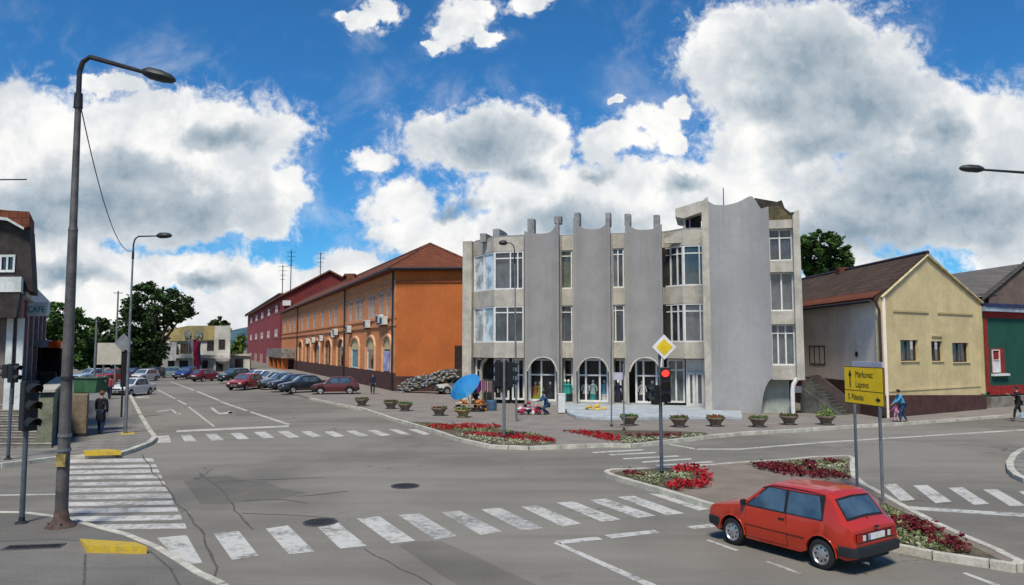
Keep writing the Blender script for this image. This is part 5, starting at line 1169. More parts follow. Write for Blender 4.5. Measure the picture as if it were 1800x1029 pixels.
def car(name, label, loc, rz, colm, S=HATCH, sc=(1,1,1), detail=True, group=None, cat='car', plate=None, rimm=RIM):
    t = thing(name, label, cat, tuple(loc), rz, group); t.scale = sc
    L = S['L']; RW, RA, ZC = .275, .335, .275
    def interp(tab, x):
        for (xa, za), (xb, zb) in zip(tab, tab[1:]):
            if xb <= x <= xa: return za if xa == xb else za + (zb-za)*(x-xa)/(xb-xa)
        return tab[0][1] if x > tab[0][0] else tab[-1][1]
    xw, xr_ = S['ws'][0], S['rw'][1]
    def sec(x):
        zt = interp(S['top'], x); e = max(0, (abs(x)-(L-.5))/.5); f = 1-.075*e*e
        zb = .21 + (.10*e*e)
        for xc in (S['xf'], S['xr']):
            if abs(x-xc) < RA: zb = max(zb, ZC+sqrt(RA*RA-(x-xc)**2))
        green = xr_ < x < xw
        belt = min(.865 if x < xw else .865, zt-.012)
        if x > xw: belt = min(.72+(.865-.72)*(L-x)/(L-xw), zt-.02)
        if x < xr_: belt = min(.845, zt-.02)
        hb = .752*f
        if green:
            q = min(1, max(0, (zt-.90)/.45)); ht = hb-.03-.105*q
        else: ht = hb-.035
        pts = [(.715*f, zb), (.762*f, max(.44, zb+.012)), (.772*f, max(.60, zb+.024)), (hb, max(belt, zb+.036))]
        pts.append((ht, max(zt-.035, pts[-1][1]+.006))); pts.append((ht-.075, max(zt-.004, pts[-1][1]+.004))); pts.append((ht*.5, pts[-1][1]+.012)); pts.append((0, pts[-1][1]+.016))
        return pts
    xs_ = sorted({round(v, 4) for v in [L-.0005, L-.02, L-.06, L-.12, -L+.0005, -L+.02, -L+.06] + [p[0] for p in S['top']] + [S['xf']+RA*cos(pi*k/12) for k in range(13)] + [S['xr']+RA*cos(pi*k/12) for k in range(13)] + [-.9, -.6, -.2, .1, .6, 1.5]})
    xs_ = [max(-L+.0005, min(L-.0005, v)) for v in xs_]
    b = MB(); rows = []
    for x in xs_:
        s_ = sec(x); rows.append([b.P((x, -y, z)) for y, z in s_] + [b.P((x, y, z)) for y, z in s_[-2::-1]])
    for A_, B_ in zip(rows, rows[1:]):
        for j in range(len(A_)-1): b.f.append([A_[j], B_[j], B_[j+1], A_[j+1]])
    b.f.append(rows[0]); b.f.append(rows[-1][::-1])
    body = b.build('body', colm, t, smooth=True)
    b = MB(); b.box(-L+.12, L-.12, -.60, .60, .20, .62); b.build('underbody', TRIM, t)
    b = MB()
    def sy(x, z):
        s_ = sec(x)
        for (ya, za), (yb, zb) in zip(s_[:5], s_[1:5]):
            if za-1e-6 <= z <= zb+1e-6: return ya+(yb-ya)*(z-za)/max(1e-6, zb-za)
        return s_[0][0] if z < s_[0][1] else s_[4][0]
    def patch(name, polyf, m, side, off, parent=t, nx=8, nz=3, z_lo=None):
        """curved panel on the side: polyf(u)->(x, zlow, zhigh)"""
        b = MB(); g_ = []
        for i in range(nx+1):
            x, z0, z1 = polyf(i/nx); g_.append([b.P((x, side*(sy(x, z0+(z1-z0)*j/nz)+off), z0+(z1-z0)*j/nz)) for j in range(nz+1)])
        for A_, B_ in zip(g_, g_[1:]):
            for j in range(nz): b.f.append([A_[j], B_[j], B_[j+1], A_[j+1]])
        return b.build(name, m, parent, smooth=True, recalc=False)
    def top(x): return interp(S['top'], x)
    def strip(name, xa, xb, ya, yb, m, off, parent=t, n=6):
        b = MB(); rows = []
        for i in range(n+1):
            x = xa+(xb-xa)*i/n; s_ = sec(x); hw = s_[5][0]; r = []
            fr_ = ya+(yb-ya)*i/n
            dz = 1.0
            for k in range(-4, 5):
                y = hw*fr_*k/4; z = s_[5][1] + (s_[7][1]-s_[5][1])*(1-abs(k)/4*fr_)
                sl = S['ws'] if xa > 0 else S['rw']; slope = (top(sl[0])-top(sl[1]))/(sl[0]-sl[1]); nrm = Vector((-slope, 0, 1)).normalized()
                r.append(b.P((x+nrm.x*off, y, z+nrm.z*off)))
            rows.append(r)
        for A_, B_ in zip(rows, rows[1:]):
            for j in range(8): b.f.append([A_[j], B_[j], B_[j+1], A_[j+1]])
        return b.build(name, m, parent, smooth=True, recalc=False)
    strip('windscreen_seal', S['ws'][0]-.02, S['ws'][1]+.01, .99, .99, TRIM, .003); strip('windscreen', S['ws'][0]-.05, S['ws'][1]+.04, .93, .93, CGL, .006)
    rw0, rw1 = S['rw']; strip('rear_window_seal', rw0-.015, rw1+.02, .95, .95, TRIM, .004); strip('rear_window', rw0-.045, rw1+.05, .88, .88, CGL, .009)
    sx0, sx1 = S['side']
    bz = .885
    def wtop(x): return min(top(x)-.055, 1.29)
    mid = S.get('mid', (sx0+sx1)/2-.06)
    for sd in (-1, 1):
        patch('window_trim', lambda u: (sx0+.05+(sx1-.03-sx0-.05)*u, bz-.012, max(bz+.0, min(wtop(sx0+.05+(sx1-.03-sx0-.05)*u)+.018, bz+ (sx0+.05-(sx0+.05+(sx1-.03-sx0-.05)*u))*.82+.02))), TRIM, sd, .004, nx=24)
        for a, c in ((sx0, mid+.035), (mid-.035, sx1)):
            def f_(u, a=a, c=c):
                x = a+(c-a)*u; zt_ = wtop(x)
                if a == sx0: zt_ = min(zt_, bz+(sx0-x)*.82+.012)
                if c == sx1: zt_ = min(zt_, bz+.03+max(0, (x-sx1))*3.4+.05)
                return (x, bz+.008, max(bz+.012, zt_))
            patch('side_window', f_, CGL, sd, .009, nx=16)
        if detail:
            xf_, xb_ = xw-.13, mid-.02
            d0 = patch('door_gap', lambda u: (xf_+.012+(xb_-.024-xf_)*u, .255, .868), TRIM, sd, .0025, nx=10)
            d = patch('door', lambda u: (xf_+(xb_-xf_)*u, .265, .862), colm, sd, .005, nx=10)
            b = MB(); xh = xb_+.10; yy = sy(xh, .76); b.box(xh-.06, xh+.07, sd*(yy+.004), sd*(yy+.022), .745, .775); b.build('handle', TRIM, d)
            b = MB(); yy = sy(0, .47); b.tube([(1.0 if False else xw-.10, sd*(sy(xw-.1,.50)+.004), .50), (0, sd*(sy(0,.5)+.006), .50), (S['xr']+RA+.02, sd*(sy(S['xr']+RA+.02,.5)+.004), .50)], .008, 6); b.build('side_strip', mat('dark_strip', (.08,.008,.006), .6), t)
            b = MB(); m_ = Vector((xw-.10, sd*(sy(xw-.1,.90)+.06), .93)); b.obox(tuple(m_), (.07,.14,.10), rz=sd*.25); b.tube([(xw-.12, sd*(sy(xw-.1,.88)), .90), tuple(m_)], .015, 6); b.build('wing_mirror', TRIM, t, bevel=.0)
        for xc in (S['xf'], S['xr']):
            y0 = sd*.600; y1 = sd*.765; b = MB(); prof = [(.15,0),(.235,.0),(.265,.02),(RW,.05),(RW,.115),(.265,.145),(.235,.160),(.18,.160)]
            rings = [[b.P((xc+r*cos(2*pi*j/28), y0+sd*yo, RW+r*sin(2*pi*j/28))) for j in range(28)] for r, yo in prof]
            for A_, B_ in zip(rings, rings[1:]):
                for j in range(28): b.f.append([A_[j], A_[(j+1)%28], B_[(j+1)%28], B_[j]])
            b.f.append(rings[0])
            w = b.build('wheel', TYRE, t, smooth=True)
            b = MB(); rings = [[b.P((xc+r*cos(2*pi*j/28), y0+sd*yo, RW+r*sin(2*pi*j/28))) for j in range(28)] for r, yo in [(.185,.158),(.165,.135),(.13,.140),(.06,.152),(.03,.156)]]
            for A_, B_ in zip(rings, rings[1:]):
                for j in range(28): b.f.append([A_[j], A_[(j+1)%28], B_[(j+1)%28], B_[j]])
            b.f.append(rings[-1]); rm = b.build('rim', rimm, w, smooth=True)
            if detail:
                b = MB()
                for k in range(8):
                    a = 2*pi*k/8; c_ = (xc+.118*cos(a), y0+sd*.1415, RW+.118*sin(a)); b.tube([c_, (c_[0], c_[1]+sd*.006, c_[2])], .021, 8)
                b.each('slot', TYRE, rm)
            # arch lip
            b = MB(); b.tube([(xc+(RA+.008)*cos(pi*k/16-.0), sd*(sy(xc, .62)+.0 if False else .772*(1-.0)), ZC+(RA+.008)*sin(pi*k/16)) for k in range(17)], .014, 6, cap=True)
            if detail: b.build('wheel_arch_lip', colm, t, smooth=True)
    # bumpers
    for e, nm in ((1, 'front_bumper'), (-1, 'rear_bumper')):
        b = MB(); pr = [(e*(L-.28), .785), (e*(L-.06), .76), (e*(L+.05), .68), (e*(L+.075), .35), (e*(L+.08), 0)]; pr = pr + [(x, -y) for x, y in pr[-2::-1]]
        ring = []
        for (x, y) in pr:
            r = Vector((x, y, 0)); n_ = Vector((x*.35, y, 0)).normalized()
            ring.append([b.P((x-n_.x*.07, y-n_.y*.07, .345)), b.P((x, y, .335)), b.P((x+n_.x*.012, y+n_.y*.012, .42)), b.P((x, y, .50)), b.P((x-n_.x*.07, y-n_.y*.07, .515))])
        for A_, B_ in zip(ring, ring[1:]):
            for j in range(5): b.f.append([A_[j], B_[j], B_[(j+1)%5], A_[(j+1)%5]])
        b.f.append(ring[0][::-1]); b.f.append(ring[-1]); b.build(nm, BUMP, t, smooth=True)
    xb = -L-.004
    b = MB(); b.box(xb-.008, xb+.02, -.62, .62, .575, .735); b.build('rear_panel', mat('rear_dark_red', (.07,.008,.008), .4, .2) if detail else TRIM, t)
    for sd in (-1, 1):
        b = MB(); b.box(xb-.022, xb-.0085, sd*.46, sd*.64, .585, .725); l_ = b.build('tail_light', LAMPR, t, bevel=.006)
        b = MB(); b.box(xb-.018, xb-.0085, sd*.355, sd*.445, .60, .70); b.build('reversing_light', LAMPW, t, bevel=.005)
        b = MB(); b.box(L-.01, L+.02, sd*.40, sd*.62, .555, .665); b.build('headlight', LAMPW, t, bevel=.01)
        b = MB(); b.box(L-.04, L+.012, sd*.625, sd*.69, .555, .665); b.build('indicator', LAMPO, t)
    b = MB(); b.box(L-.008, L+.012, -.39, .39, .56, .66); b.build('grille', TRIM, t)
    b = MB(); b.box(xb-.018, xb-.009, -.26, .26, .60, .71); pl = b.build('number_plate', mat('plate_white', (.62,.62,.58), .4), t)
    if detail:
        b = MB(); b.box(xb-.0205, xb-.0185, .215, .258, .602, .708); b.build('blue_band', mat('plate_blue', (.03,.10,.45), .4), pl)
        b = MB(); b.tube([(-1.585,-.02,.92),(-1.50,.02,.985),(-1.44,.26,1.055)], .009, 5); b.build('wiper', TRIM, t)
        b = MB(); b.tube([(-L+.05,.40,.22),(-L-.09,.40,.22)], .022, 8); b.build('exhaust', GALV, t)
        for sd in (-1, 1):
            b = MB(); b.tube([(xx, sd*(sec(xx)[4][0]+.006), sec(xx)[4][1]+.004) for xx in (.34,.1,-.3,-.7,-1.12)], .009, 6); b.build('roof_gutter', mat('gutter_dark_red', (.10,.01,.008), .5), t)
        b = MB(); yy = .13
        b.box(xb-.03, xb-.0, -.06,.06,.80,.83); b.build('hatch_handle', TRIM, t)
    b = MB(); b.box(L+.076, L+.085, -.24, .24, .37, .47); b.build('front_plate', MATS['plate_white'], t)
    return t
RED = paint('car_red', (.44,.026,.006))
wf, wr = G(1291, 958), G(1446, 1001)
d_ = (wf - wr).normalized(); ang = atan2(d_.y, d_.x); mid_ = (wf+wr)/2; nrm = Vector((d_.y, -d_.x, 0)); mid_ += nrm*.66
hero = car('hatchback', 'small boxy red hatchback driving away in the right foreground', (mid_.x, mid_.y, 0), ang, RED, HATCH, (.895,.93,.95))
cars = [ # px, base py, heading, colour, shape, label, scale
 (584,694,192,'wine_paint',(.09,.012,.015),HATCH,'dark wine red hatchback parked nearest, before the arched shop windows',(1.05,1,1)),
 (529,691,216,'black_paint',(.018,.02,.024),SEDAN,'black car with a pale windscreen, left neighbour of the wine red hatchback',(.95,1,1)),
 (506,687,216,'navy_paint',(.02,.03,.055),HATCH,'dark navy car, second to the left of the wine red hatchback',(1.05,1,1)),
 (488,683,218,'steel_blue_paint',(.12,.17,.21),SEDAN,'steel blue car parked between the navy car and the white ones',(.95,1,1)),
 (472,680,220,'silver_paint',(.42,.44,.45),HATCH,'silver car parked left of the steel blue one',(1.1,1,1.02)),
 (458,677,222,'white_paint_car',(.62,.63,.62),HATCH,'white car, nearer of the two white ones in the parked row',(1.1,1,1.05)),
 (444,675,224,'white_paint_car',(.62,.63,.62),SEDAN,'white car behind the moving red one in the parked row',(.95,1,1)),
 (425,686,258,'faded_red_paint',(.35,.035,.03),HATCH,'faded red car driving towards the crossing past the parked row',(1.1,1.08,1.05)),
 (406,672,240,'dark_green_paint',(.02,.05,.045),HATCH,'dark green car behind the faded red one',(1.05,1,1.05)),
 (358,671,60,'maroon_paint',(.16,.015,.03),HATCH,'maroon car before the pale building under the flags',(1.05,1.05,1)),
 (323,667,262,'blue_paint',(.03,.05,.20),SEDAN,'blue car facing the crossing before the pale building',(.95,1.1,1.05)),
 (287,665,215,'grey_green_paint',(.22,.29,.29),HATCH,'grey green car parked under the big dark tree',(1.1,1,1)),
 (246,671,262,'white_paint_car',(.62,.63,.62),HATCH,'white car far up the left lane beyond the nearer white one',(1.05,1.0,1)),
 (221,697,262,'white_paint_car',(.62,.63,.62),SEDAN,'white car parked at the left kerb behind the sign pole',(.95,1.02,1)),
 (152,671,250,'pale_blue_paint',(.35,.45,.55),SEDAN,'pale blue car behind the green container',(.95,1,1)),
 (190,672,255,'bright_red_paint',(.35,.03,.03),HATCH,'red car behind the person with the red top on the left',(1.05,1,1)),
 (262,666,250,'dark_grey_paint',(.05,.055,.06),HATCH,'dark grey car at the trees far up the street',(1.05,1,1)),
 (228,668,255,'dark_blue_paint',(.02,.03,.07),SEDAN,'dark blue car far behind the lamp on the left',(.95,1,1))]
for (a, c, hd, pn, pc, S, label, sc) in cars:
    z_ = KH if a in (584,529,506,488,472,458,444,406,152,190) else 0
    q = G(a, c, z_); car('parked_car' if a != 425 else 'passing_car', label, (q.x, q.y+1.0, z_), R(hd), paint(pn, pc), S, sc, detail=False, group='cars along the far street')
q = G(800, 694, KH); car('parked_car', 'white and blue car half hidden behind the tilted blue umbrella', (q.x, q.y+1.5, KH), R(205), paint('white_paint_car', (.62,.63,.62)), HATCH, (1,1,1), detail=False, group='cars along the far street')
# ================================================================ people
SKIN = mat('skin', (.42,.24,.17), .6, .08, 6)
def skinobj(name, joints, edges, m, parent, root=0, lv=1):
    me = bpy.data.meshes.new(name); bm = bmesh.new(); ly = bm.verts.layers.skin.verify(); vs = [bm.verts.new(j[0]) for j in joints]
    for a, c in edges: bm.edges.new((vs[a], vs[c]))
    for k, j in enumerate(joints):
        r = j[1]; vs[k][ly].radius = r if isinstance(r, tuple) else (r, r); vs[k][ly].use_root = (k == root)
    bm.to_mesh(me); bm.free()
    o = bpy.data.objects.new(name, me); COL.objects.link(o); me.materials.append(m)
    md = o.modifiers.new('skin', 'SKIN'); md.use_smooth_shade = True; md.branch_smoothing = .4; s_ = o.modifiers.new('sub', 'SUBSURF'); s_.levels = lv; s_.render_levels = lv
    if parent: o.parent = parent
    return o
def person(label, loc, rz, top, legs, hair, h=1.72, stride=.18, lean=0.0, arms=(.1, -.1), bend=(.25,.25), squat=0.0, coat=0.0, sleeves=True, shoes=(.02,.018,.017), side=0.0, skirt=False):
    """faces +x; lean = forward tilt of the trunk, arms = swing of each arm, bend = elbow bend"""
    t = thing('person', label, 'person', tuple(loc), rz); k = h/1.72
    def V(x_, y, z): return (x_*k, y*k, z*k)
    hipz = .92-squat; hip = Vector((0, 0, hipz)); up = Vector((sin(lean), side, cos(lean))).normalized()
    sp = lambda d: hip+up*d
    sh = sp(.50); neck = sp(.58); hd = sp(.70)+Vector((.02,0,0)); crown_ = sp(.80)+Vector((.01,0,0))
    J, E = [], []
    def add(p, r, par=None):
        J.append((V(*p), (r*k if not isinstance(r, tuple) else tuple(q*k for q in r)))); i = len(J)-1
        if par is not None: E.append((par, i))
        return i
    pel = add(hip, .11); wa = add(sp(.20), .10, pel); ch = add(sp(.40), .105, wa); nk = add(neck, .055, ch); n2 = add(sp(.63), .052, nk); h0 = add(sp(.68)+Vector((.015,0,0)), (.075,.078), n2); h1 = add(hd+Vector((0,0,.03)), (.085,.09), h0); h2 = add(crown_, .055, h1)
    nose = add(hd+Vector((.10,0,.0)), .014, h1)
    A_, Lg = [], []
    for s_, sw, bd in ((1, arms[0], bend[0]), (-1, arms[1], bend[1])):
        so_ = sh+Vector((0, s_*.185, -.02)); el_ = so_+Vector((sin(sw+lean*.6)*.29, s_*.05, -cos(sw+lean*.6)*.29)); a2 = sw+bd+lean*.6; wr_ = el_+Vector((sin(a2)*.25, -s_*.01, -cos(a2)*.25))
        i1 = add(so_, .045, ch); i2 = add(el_, .040, i1); i3 = add(wr_, .027, i2); dr = (wr_-el_).normalized(); pm = wr_+dr*.07; i4 = add(pm, (.036,.018), i3)
        for f in range(4): add(pm+dr*(.065-.008*abs(f-1.3))+Vector((.026*(f-1.5)*cos(a2), 0, .026*(f-1.5)*sin(a2)))+Vector((.01,0,0)), .009, i4)
        add(wr_+dr*.06+Vector((.045,0,.01)), .010, i4)
        A_.append((so_, el_, wr_))
    for s_, st in ((1, stride), (-1, -stride)):
        hp = hip+Vector((0, s_*.09, -.03)); ft = Vector((st*1.3, s_*.10, .07)); kn = (hp+ft)/2+Vector((.05+squat*.75+abs(st)*.15, s_*.02*(1+squat*6), .03))
        i1 = add(hp, .088, pel); i2 = add(kn, .058, i1); i3 = add(ft, .036, i2); add(ft+Vector((.13,0,-.035)), (.034,.024), i3)
        Lg.append((hp, kn, ft))
    skinobj('body', J, E, SKIN, t)
    # jacket
    J, E = [], []
    c0 = add(sp(.20), .15); c1 = add(sp(.36), .165, c0); c2 = add(sp(.46), .15, c1); add(sp(.56), .09, c2); c3 = add(hip, .155, c0); add(sp(-.06), .15, c3)
    for so_, el_, wr_ in A_:
        i0 = add(so_.lerp(sp(.48), .45), .105, c2); i1 = add(so_, .088, i0); i2 = add(el_, .064, i1)
        if sleeves: add(el_.lerp(wr_, .95), .05, i2)
    skinobj('jacket', J, E, top, t)
    if coat > .05:
        b = MB(); b.lathe([(.19*k, (hipz-coat)*k), (.185*k, (hipz-coat*.5)*k), (.165*k, (hipz+.05)*k), (.12*k, (hipz+.12)*k)], (hip.x, 0, 0), 14); b.build('coat_skirt', top, t, smooth=True)
    J, E = [], []
    p0 = add(hip, (.145,.14))
    for hp, kn, ft in Lg: i1 = add(hp, .105, p0); i2 = add(kn, .074, i1); add(ft+Vector((-.01,0,.0)), .058, i2)
    skinobj('trousers', J, E, legs, t)
    b = MB()
    for hp, kn, ft in Lg: b.ball(V(ft.x+.055, ft.y, ft.z-.035), (.14*k,.048*k,.038*k), 10, 6)
    b.each('shoe', mat('shoe_%d' % int(shoes[0]*1000), shoes, .5), t, smooth=True)
    b = MB(); hc = hd+Vector((-.018,0,.055)); b.ball(V(hc.x, hc.y, hc.z), (.104*k,.098*k,.095*k), 12, 8, .02); b.build('hair', hair, t, smooth=True)
    return t
def cloth(name, col): return mat('cloth_'+name, col, .92, .18, 6, .3, 30)
HB = mat('dark_hair', (.03,.02,.015), .8, .3, 20); HR = mat('reddish_hair', (.16,.06,.03), .8, .3, 20); HG = mat('grey_hair', (.25,.24,.23), .8, .3, 20)
def at(a, c, z=KH): return G(a, c, z)
person('person in a long black coat and dark blue trousers walking away on the left pavement', at(176, 763), R(95), cloth('black', (.012,.012,.016)), cloth('dark_blue', (.02,.035,.08)), HR, 1.80, .10, .05, (.15,-.1), (.3,.3), 0, .34)
person('person in a red top further along the left pavement behind the one in black', at(192, 702), R(100), cloth('red_pink', (.35,.05,.06)), cloth('dark', (.02,.03,.05)), HB, 1.7, .15, .03)
person('person in a dark blue jacket standing by the orange building', at(655, 693), R(-80), cloth('navy', (.015,.02,.05)), cloth('dark', (.02,.03,.05)), HB, 1.65, .05, .02)
person('person in a bright blue shirt leaning forward by the kerb before the yellow house', at(1588, 742), R(175), cloth('bright_blue', (.05,.24,.42)), cloth('jeans', (.02,.05,.12)), HB, 1.62, .16, .30, (.5,.2), (.3,.4))
person('small child in pink beside the person in the blue shirt', at(1576, 742), R(120), cloth('pink', (.55,.18,.32)), cloth('pink_pale', (.5,.3,.38)), HB, .95, .08, .1, (.4,.2), (.4,.4))
person('person in black walking at the right edge of the photo with a raised arm', at(1792, 737), R(170), cloth('black', (.012,.012,.016)), cloth('black2', (.015,.016,.02)), HB, 1.66, .24, .12, (1.0,-.6), (.8,.5))
person('person in dark blue crouching beside the heap of clothes before the shop', at(962, 729), R(-160), cloth('blue_jacket', (.03,.08,.17)), cloth('jeans', (.02,.05,.12)), HB, 1.62, .1, .35, (.7,.5), (.5,.6), .32)
person('person in a brown top behind the market stall under the umbrella', at(836, 719), R(-120), cloth('brown', (.20,.10,.05)), cloth('dark', (.02,.03,.05)), HG, 1.6, .05, .15, (.5,.4), (.6,.6))
q = at(1797, 737); b = MB(); b.prism([(-.16,0),(.16,0),(.13,.3),(-.13,.3)], -.06, .06, 'y'); b.tube([(-.07,0,.3),(0,0,.46),(.07,0,.3)], .01, 5); o = b.build('carrier_bag', cloth('pale_blue', (.35,.45,.55))); o.location = (q.x+.05, q.y, KH+.05); tag(o, 'pale blue carrier bag low beside the walking person at the right edge', 'bag')
# ================================================================ planters
PL_ = mat('planter_stone', (.17,.13,.10), .92, .35, 4, .3, 30, streak=.3)
PLY = mat('planter_yellowish', (.26,.20,.08), .92, .35, 4, .3, 30)
def planter(label, q, stone, flower, tall=0.0, r=.44, seed=0, s_=1.0):
    rnd = random.Random(seed); t = thing('flower_planter', label, 'planter', (q.x, q.y, KH), 0, 'round stone planters along the square')
    b = MB(); b.lathe([(.24,0),(.27,.05),(.24,.10),(.30,.22),(.42,.36),(.46,.38),(.46,.44),(.40,.44),(.38,.38),(.05,.36)], n=20); b.build('bowl', stone, t, smooth=True)
    v, f = [], []
    for k in range(150):
        a = rnd.uniform(0, 6.28); rr = r*.95*sqrt(rnd.random()); hgt = .40+rnd.random()*(.12+tall*(1-rr/r)); c = Vector((rr*cos(a), rr*sin(a), hgt)); d = Vector((rnd.uniform(-1,1), rnd.uniform(-1,1), rnd.uniform(-.4,1))).normalized()*rnd.uniform(.04,.085)*(1+tall*.5); n_ = d.orthogonal().normalized()*.035; i = len(v); v += [c-d, c+n_, c+d, c-n_]; f.append((i,i+1,i+2,i+3))
    me = bpy.data.meshes.new('plants'); me.from_pydata([tuple(p) for p in v], [], f); me.materials.append(LEAFM if not tall else LEAFY); o = bpy.data.objects.new('plants', me); COL.objects.link(o); o.parent = t
    if flower:
        b = MB()
        for k in range(26):
            a = rnd.uniform(0, 6.28); rr = r*.9*sqrt(rnd.random()); b.ball((rr*cos(a), rr*sin(a), .46+rnd.random()*.08), .035, 6, 4)
        b.build('blossoms', flower, t)
    return t
FRED = mat('red_blossom', (.36,.012,.018), .75, .4, 9); FDR = mat('dark_red_blossom', (.13,.012,.018), .8, .4, 9); FPK = mat('pink_blossom', (.50,.22,.26), .8, .3, 9); FW = mat('white_blossom', (.46,.46,.34), .8, .3, 9, col2=(.16,.20,.08)); FLF = leaf_mat('bed_leaves', (.10,.13,.05), (.20,.22,.10))
pls = [(636,714,PL_,FDR,0,'stone planter nearest the parked cars'),(687,719,PL_,FDR,0,'stone planter second from the parked cars'),(712,723,PL_,None,0,'stone planter close right of another before the orange building'),(772,731,PL_,FPK,0,'stone planter left of the blue umbrella'),(814,734,PLY,FW,0,'yellowish stone planter under the blue umbrella'),
 (1106,748,PL_,None,0,'stone planter before the shop step, right of the thin posts'),(1194,751,PL_,FDR,0,'stone planter just right of the red traffic light'),(1258,750,PL_,FRED,0,'stone planter with red flowers before the foot of the grey tower'),(1333,751,PL_,None,0,'stone planter below the tower passage'),(1387,747,PL_,FDR,0,'stone planter before the white curved column'),(1452,747,PL_,None,.6,'stone planter with a tall leafy plant before the outside stairs')]
for k, (a, c, st_, fl, tl, lb) in enumerate(pls): planter(lb, G(a, c, KH), st_, fl, tl, .44, k)
# ================================================================ flower beds (begonias and low edging)
def inpoly(x, y, P_):
    r = False; n = len(P_)
    for i in range(n):
        x1, y1 = P_[i]; x2, y2 = P_[(i+1) % n]
        if (y1 > y) != (y2 > y) and x < (x2-x1)*(y-y1)/(y2-y1)+x1: r = not r
    return r
RC = [tuple(p[:2]) for p in C]+[(160,300),(-70,340)]; RD = [tuple(p[:2]) for p in D]
def margin_in(x, y, R_, m): return all(inpoly(x+dx, y+dy, R_) for dx, dy in ((m,0),(-m,0),(0,m),(0,-m)))
def bed(name, pxp, z0, m, label, dens=26, hgt=.16, s_=.05, cat='flowers', seed=0, ball=False):
    rnd = random.Random(seed); P_ = [tuple(G(a, c, z0+hgt*.5)[:2]) for a, c in pxp]; xs = [p[0] for p in P_]; ys = [p[1] for p in P_]
    R_ = RD if pxp[0][1] > 795 else RC; area = (max(xs)-min(xs))*(max(ys)-min(ys)); n = min(9000, int(area*dens)); v, f = [], []
    for k in range(n):
        x, y = rnd.uniform(min(xs), max(xs)), rnd.uniform(min(ys), max(ys))
        if not inpoly(x, y, P_) or not margin_in(x, y, R_, .14): continue
        hh = hgt*rnd.uniform(.6, 1.1)
        for j in range(7):
            c = Vector((x+rnd.gauss(0,.05), y+rnd.gauss(0,.05), z0+hh*rnd.uniform(.25, 1))); d = Vector((rnd.uniform(-1,1), rnd.uniform(-1,1), rnd.uniform(-.3,.8))).normalized()*s_*rnd.uniform(.6,1.3); n_ = d.orthogonal().normalized()*s_*.6; n_.rotate(Matrix.Rotation(rnd.uniform(0,6.3), 3, d)); i = len(v); v += [c-d, c+n_, c+d, c-n_]; f.append((i,i+1,i+2,i+3))
    me = bpy.data.meshes.new(name); me.from_pydata([tuple(p) for p in v], [], f); me.materials.append(m); o = bpy.data.objects.new(name, me); COL.objects.link(o)
    return stuff(o, label, cat)
SOIL = mat('soil', (.10,.085,.055), .95, .35, 5, .5, 25)
def soil(name, pxp, label, z=KH): 
    b = MB(); P0 = [tuple(G(a, c, z)[:2]) for a, c in pxp]; R_ = RD if pxp[0][1] > 795 else RC; cx, cy = sum(p[0] for p in P0)/len(P0), sum(p[1] for p in P0)/len(P0)
    P1 = []
    for i in range(len(P0)):
        for j in range(6):
            f = j/6; P1.append((P0[i][0]*(1-f)+P0[(i+1)%len(P0)][0]*f, P0[i][1]*(1-f)+P0[(i+1)%len(P0)][1]*f))
    P_ = []
    for (qx, qy) in P1:
        for it in range(30):
            if margin_in(qx, qy, R_, .11): break
            qy += .04
        P_.append((qx, qy))
    b.prism(P_, z-.02, z+.006); return struct(b.build(name, SOIL), label, 'flower bed soil')
soil('bed_soil', [(700,741),(760,757),(800,768),(860,781),(930,784),(978,780),(975,771),(900,757),(760,743)], 'soil of the long flower bed before the square')
bed('red_flowers', [(748,748),(752,753),(880,752),(882,747),(820,745)], KH, FRED, 'long band of red flowers in the bed before the square', 34, seed=1)
bed('red_flowers', [(850,760),(800,762),(870,768),(972,777),(975,771),(930,765)], KH, FRED, 'second band of red flowers round the central traffic light', 26, seed=2)
bed('pale_plants', [(770,761),(800,769),(860,780),(930,783),(970,779),(950,776),(870,769),(810,763)], KH, FW, 'pale flowering edge of the bed before the square', 22, .12, seed=3)
bed('green_plants', [(705,741),(748,752),(860,760),(975,770),(960,765),(880,753),(750,744)], KH, FLF, 'low green plants between the red bands', 16, .10, seed=4)
soil('bed_soil', [(985,756),(1076,775),(1110,779),(1180,772),(1245,766),(1235,760),(1150,757)], 'soil of the pointed flower bed at the square corner')
bed('red_flowers', [(990,756),(1075,774),(1098,769),(1080,764),(1030,757)], KH, FRED, 'pointed red flower band right of the central traffic light', 30, seed=5)
bed('red_flowers', [(1098,762),(1105,768),(1198,767),(1195,762)], KH, FDR, 'short dark red flower band behind the red signal post', 18, seed=6)
bed('pale_plants', [(1090,770),(1075,778),(1110,780),(1180,773),(1248,767),(1240,761),(1200,767),(1110,768)], KH, FW, 'pale plants along the rim of the pointed bed', 20, .12, seed=7)
soil('bed_soil', [(1078,832),(1120,845),(1178,862),(1236,856),(1250,842),(1225,820),(1160,824),(1100,828)], 'soil of the rounded bed on the traffic island')
bed('red_flowers', [(1186,820),(1225,818),(1250,836),(1244,850),(1182,858),(1172,850),(1225,846),(1232,836),(1215,826),(1185,828)], KH, FRED, 'curved bank of bright red flowers on the traffic island', 60, .22, .055, seed=8)
bed('red_flowers', [(1100,826),(1104,833),(1135,836),(1130,829)], KH, FDR, 'small dark red flower patch at the tip of the island', 40, seed=9)
bed('pale_plants', [(1080,832),(1125,846),(1176,862),(1182,856),(1150,843),(1215,842),(1222,834),(1190,828),(1140,830),(1110,838)], KH, FW, 'pale plants filling the rounded bed on the island', 20, .10, .04, seed=10)
bed('green_plants', [(1085,832),(1176,860),(1225,845),(1215,828),(1140,828)], KH, FLF, 'low green plants of the rounded bed on the island', 18, .09, .04, seed=11)
soil('bed_soil', [(1310,816),(1400,832),(1496,840),(1493,806),(1440,808)], 'soil of the triangular bed behind the red car')
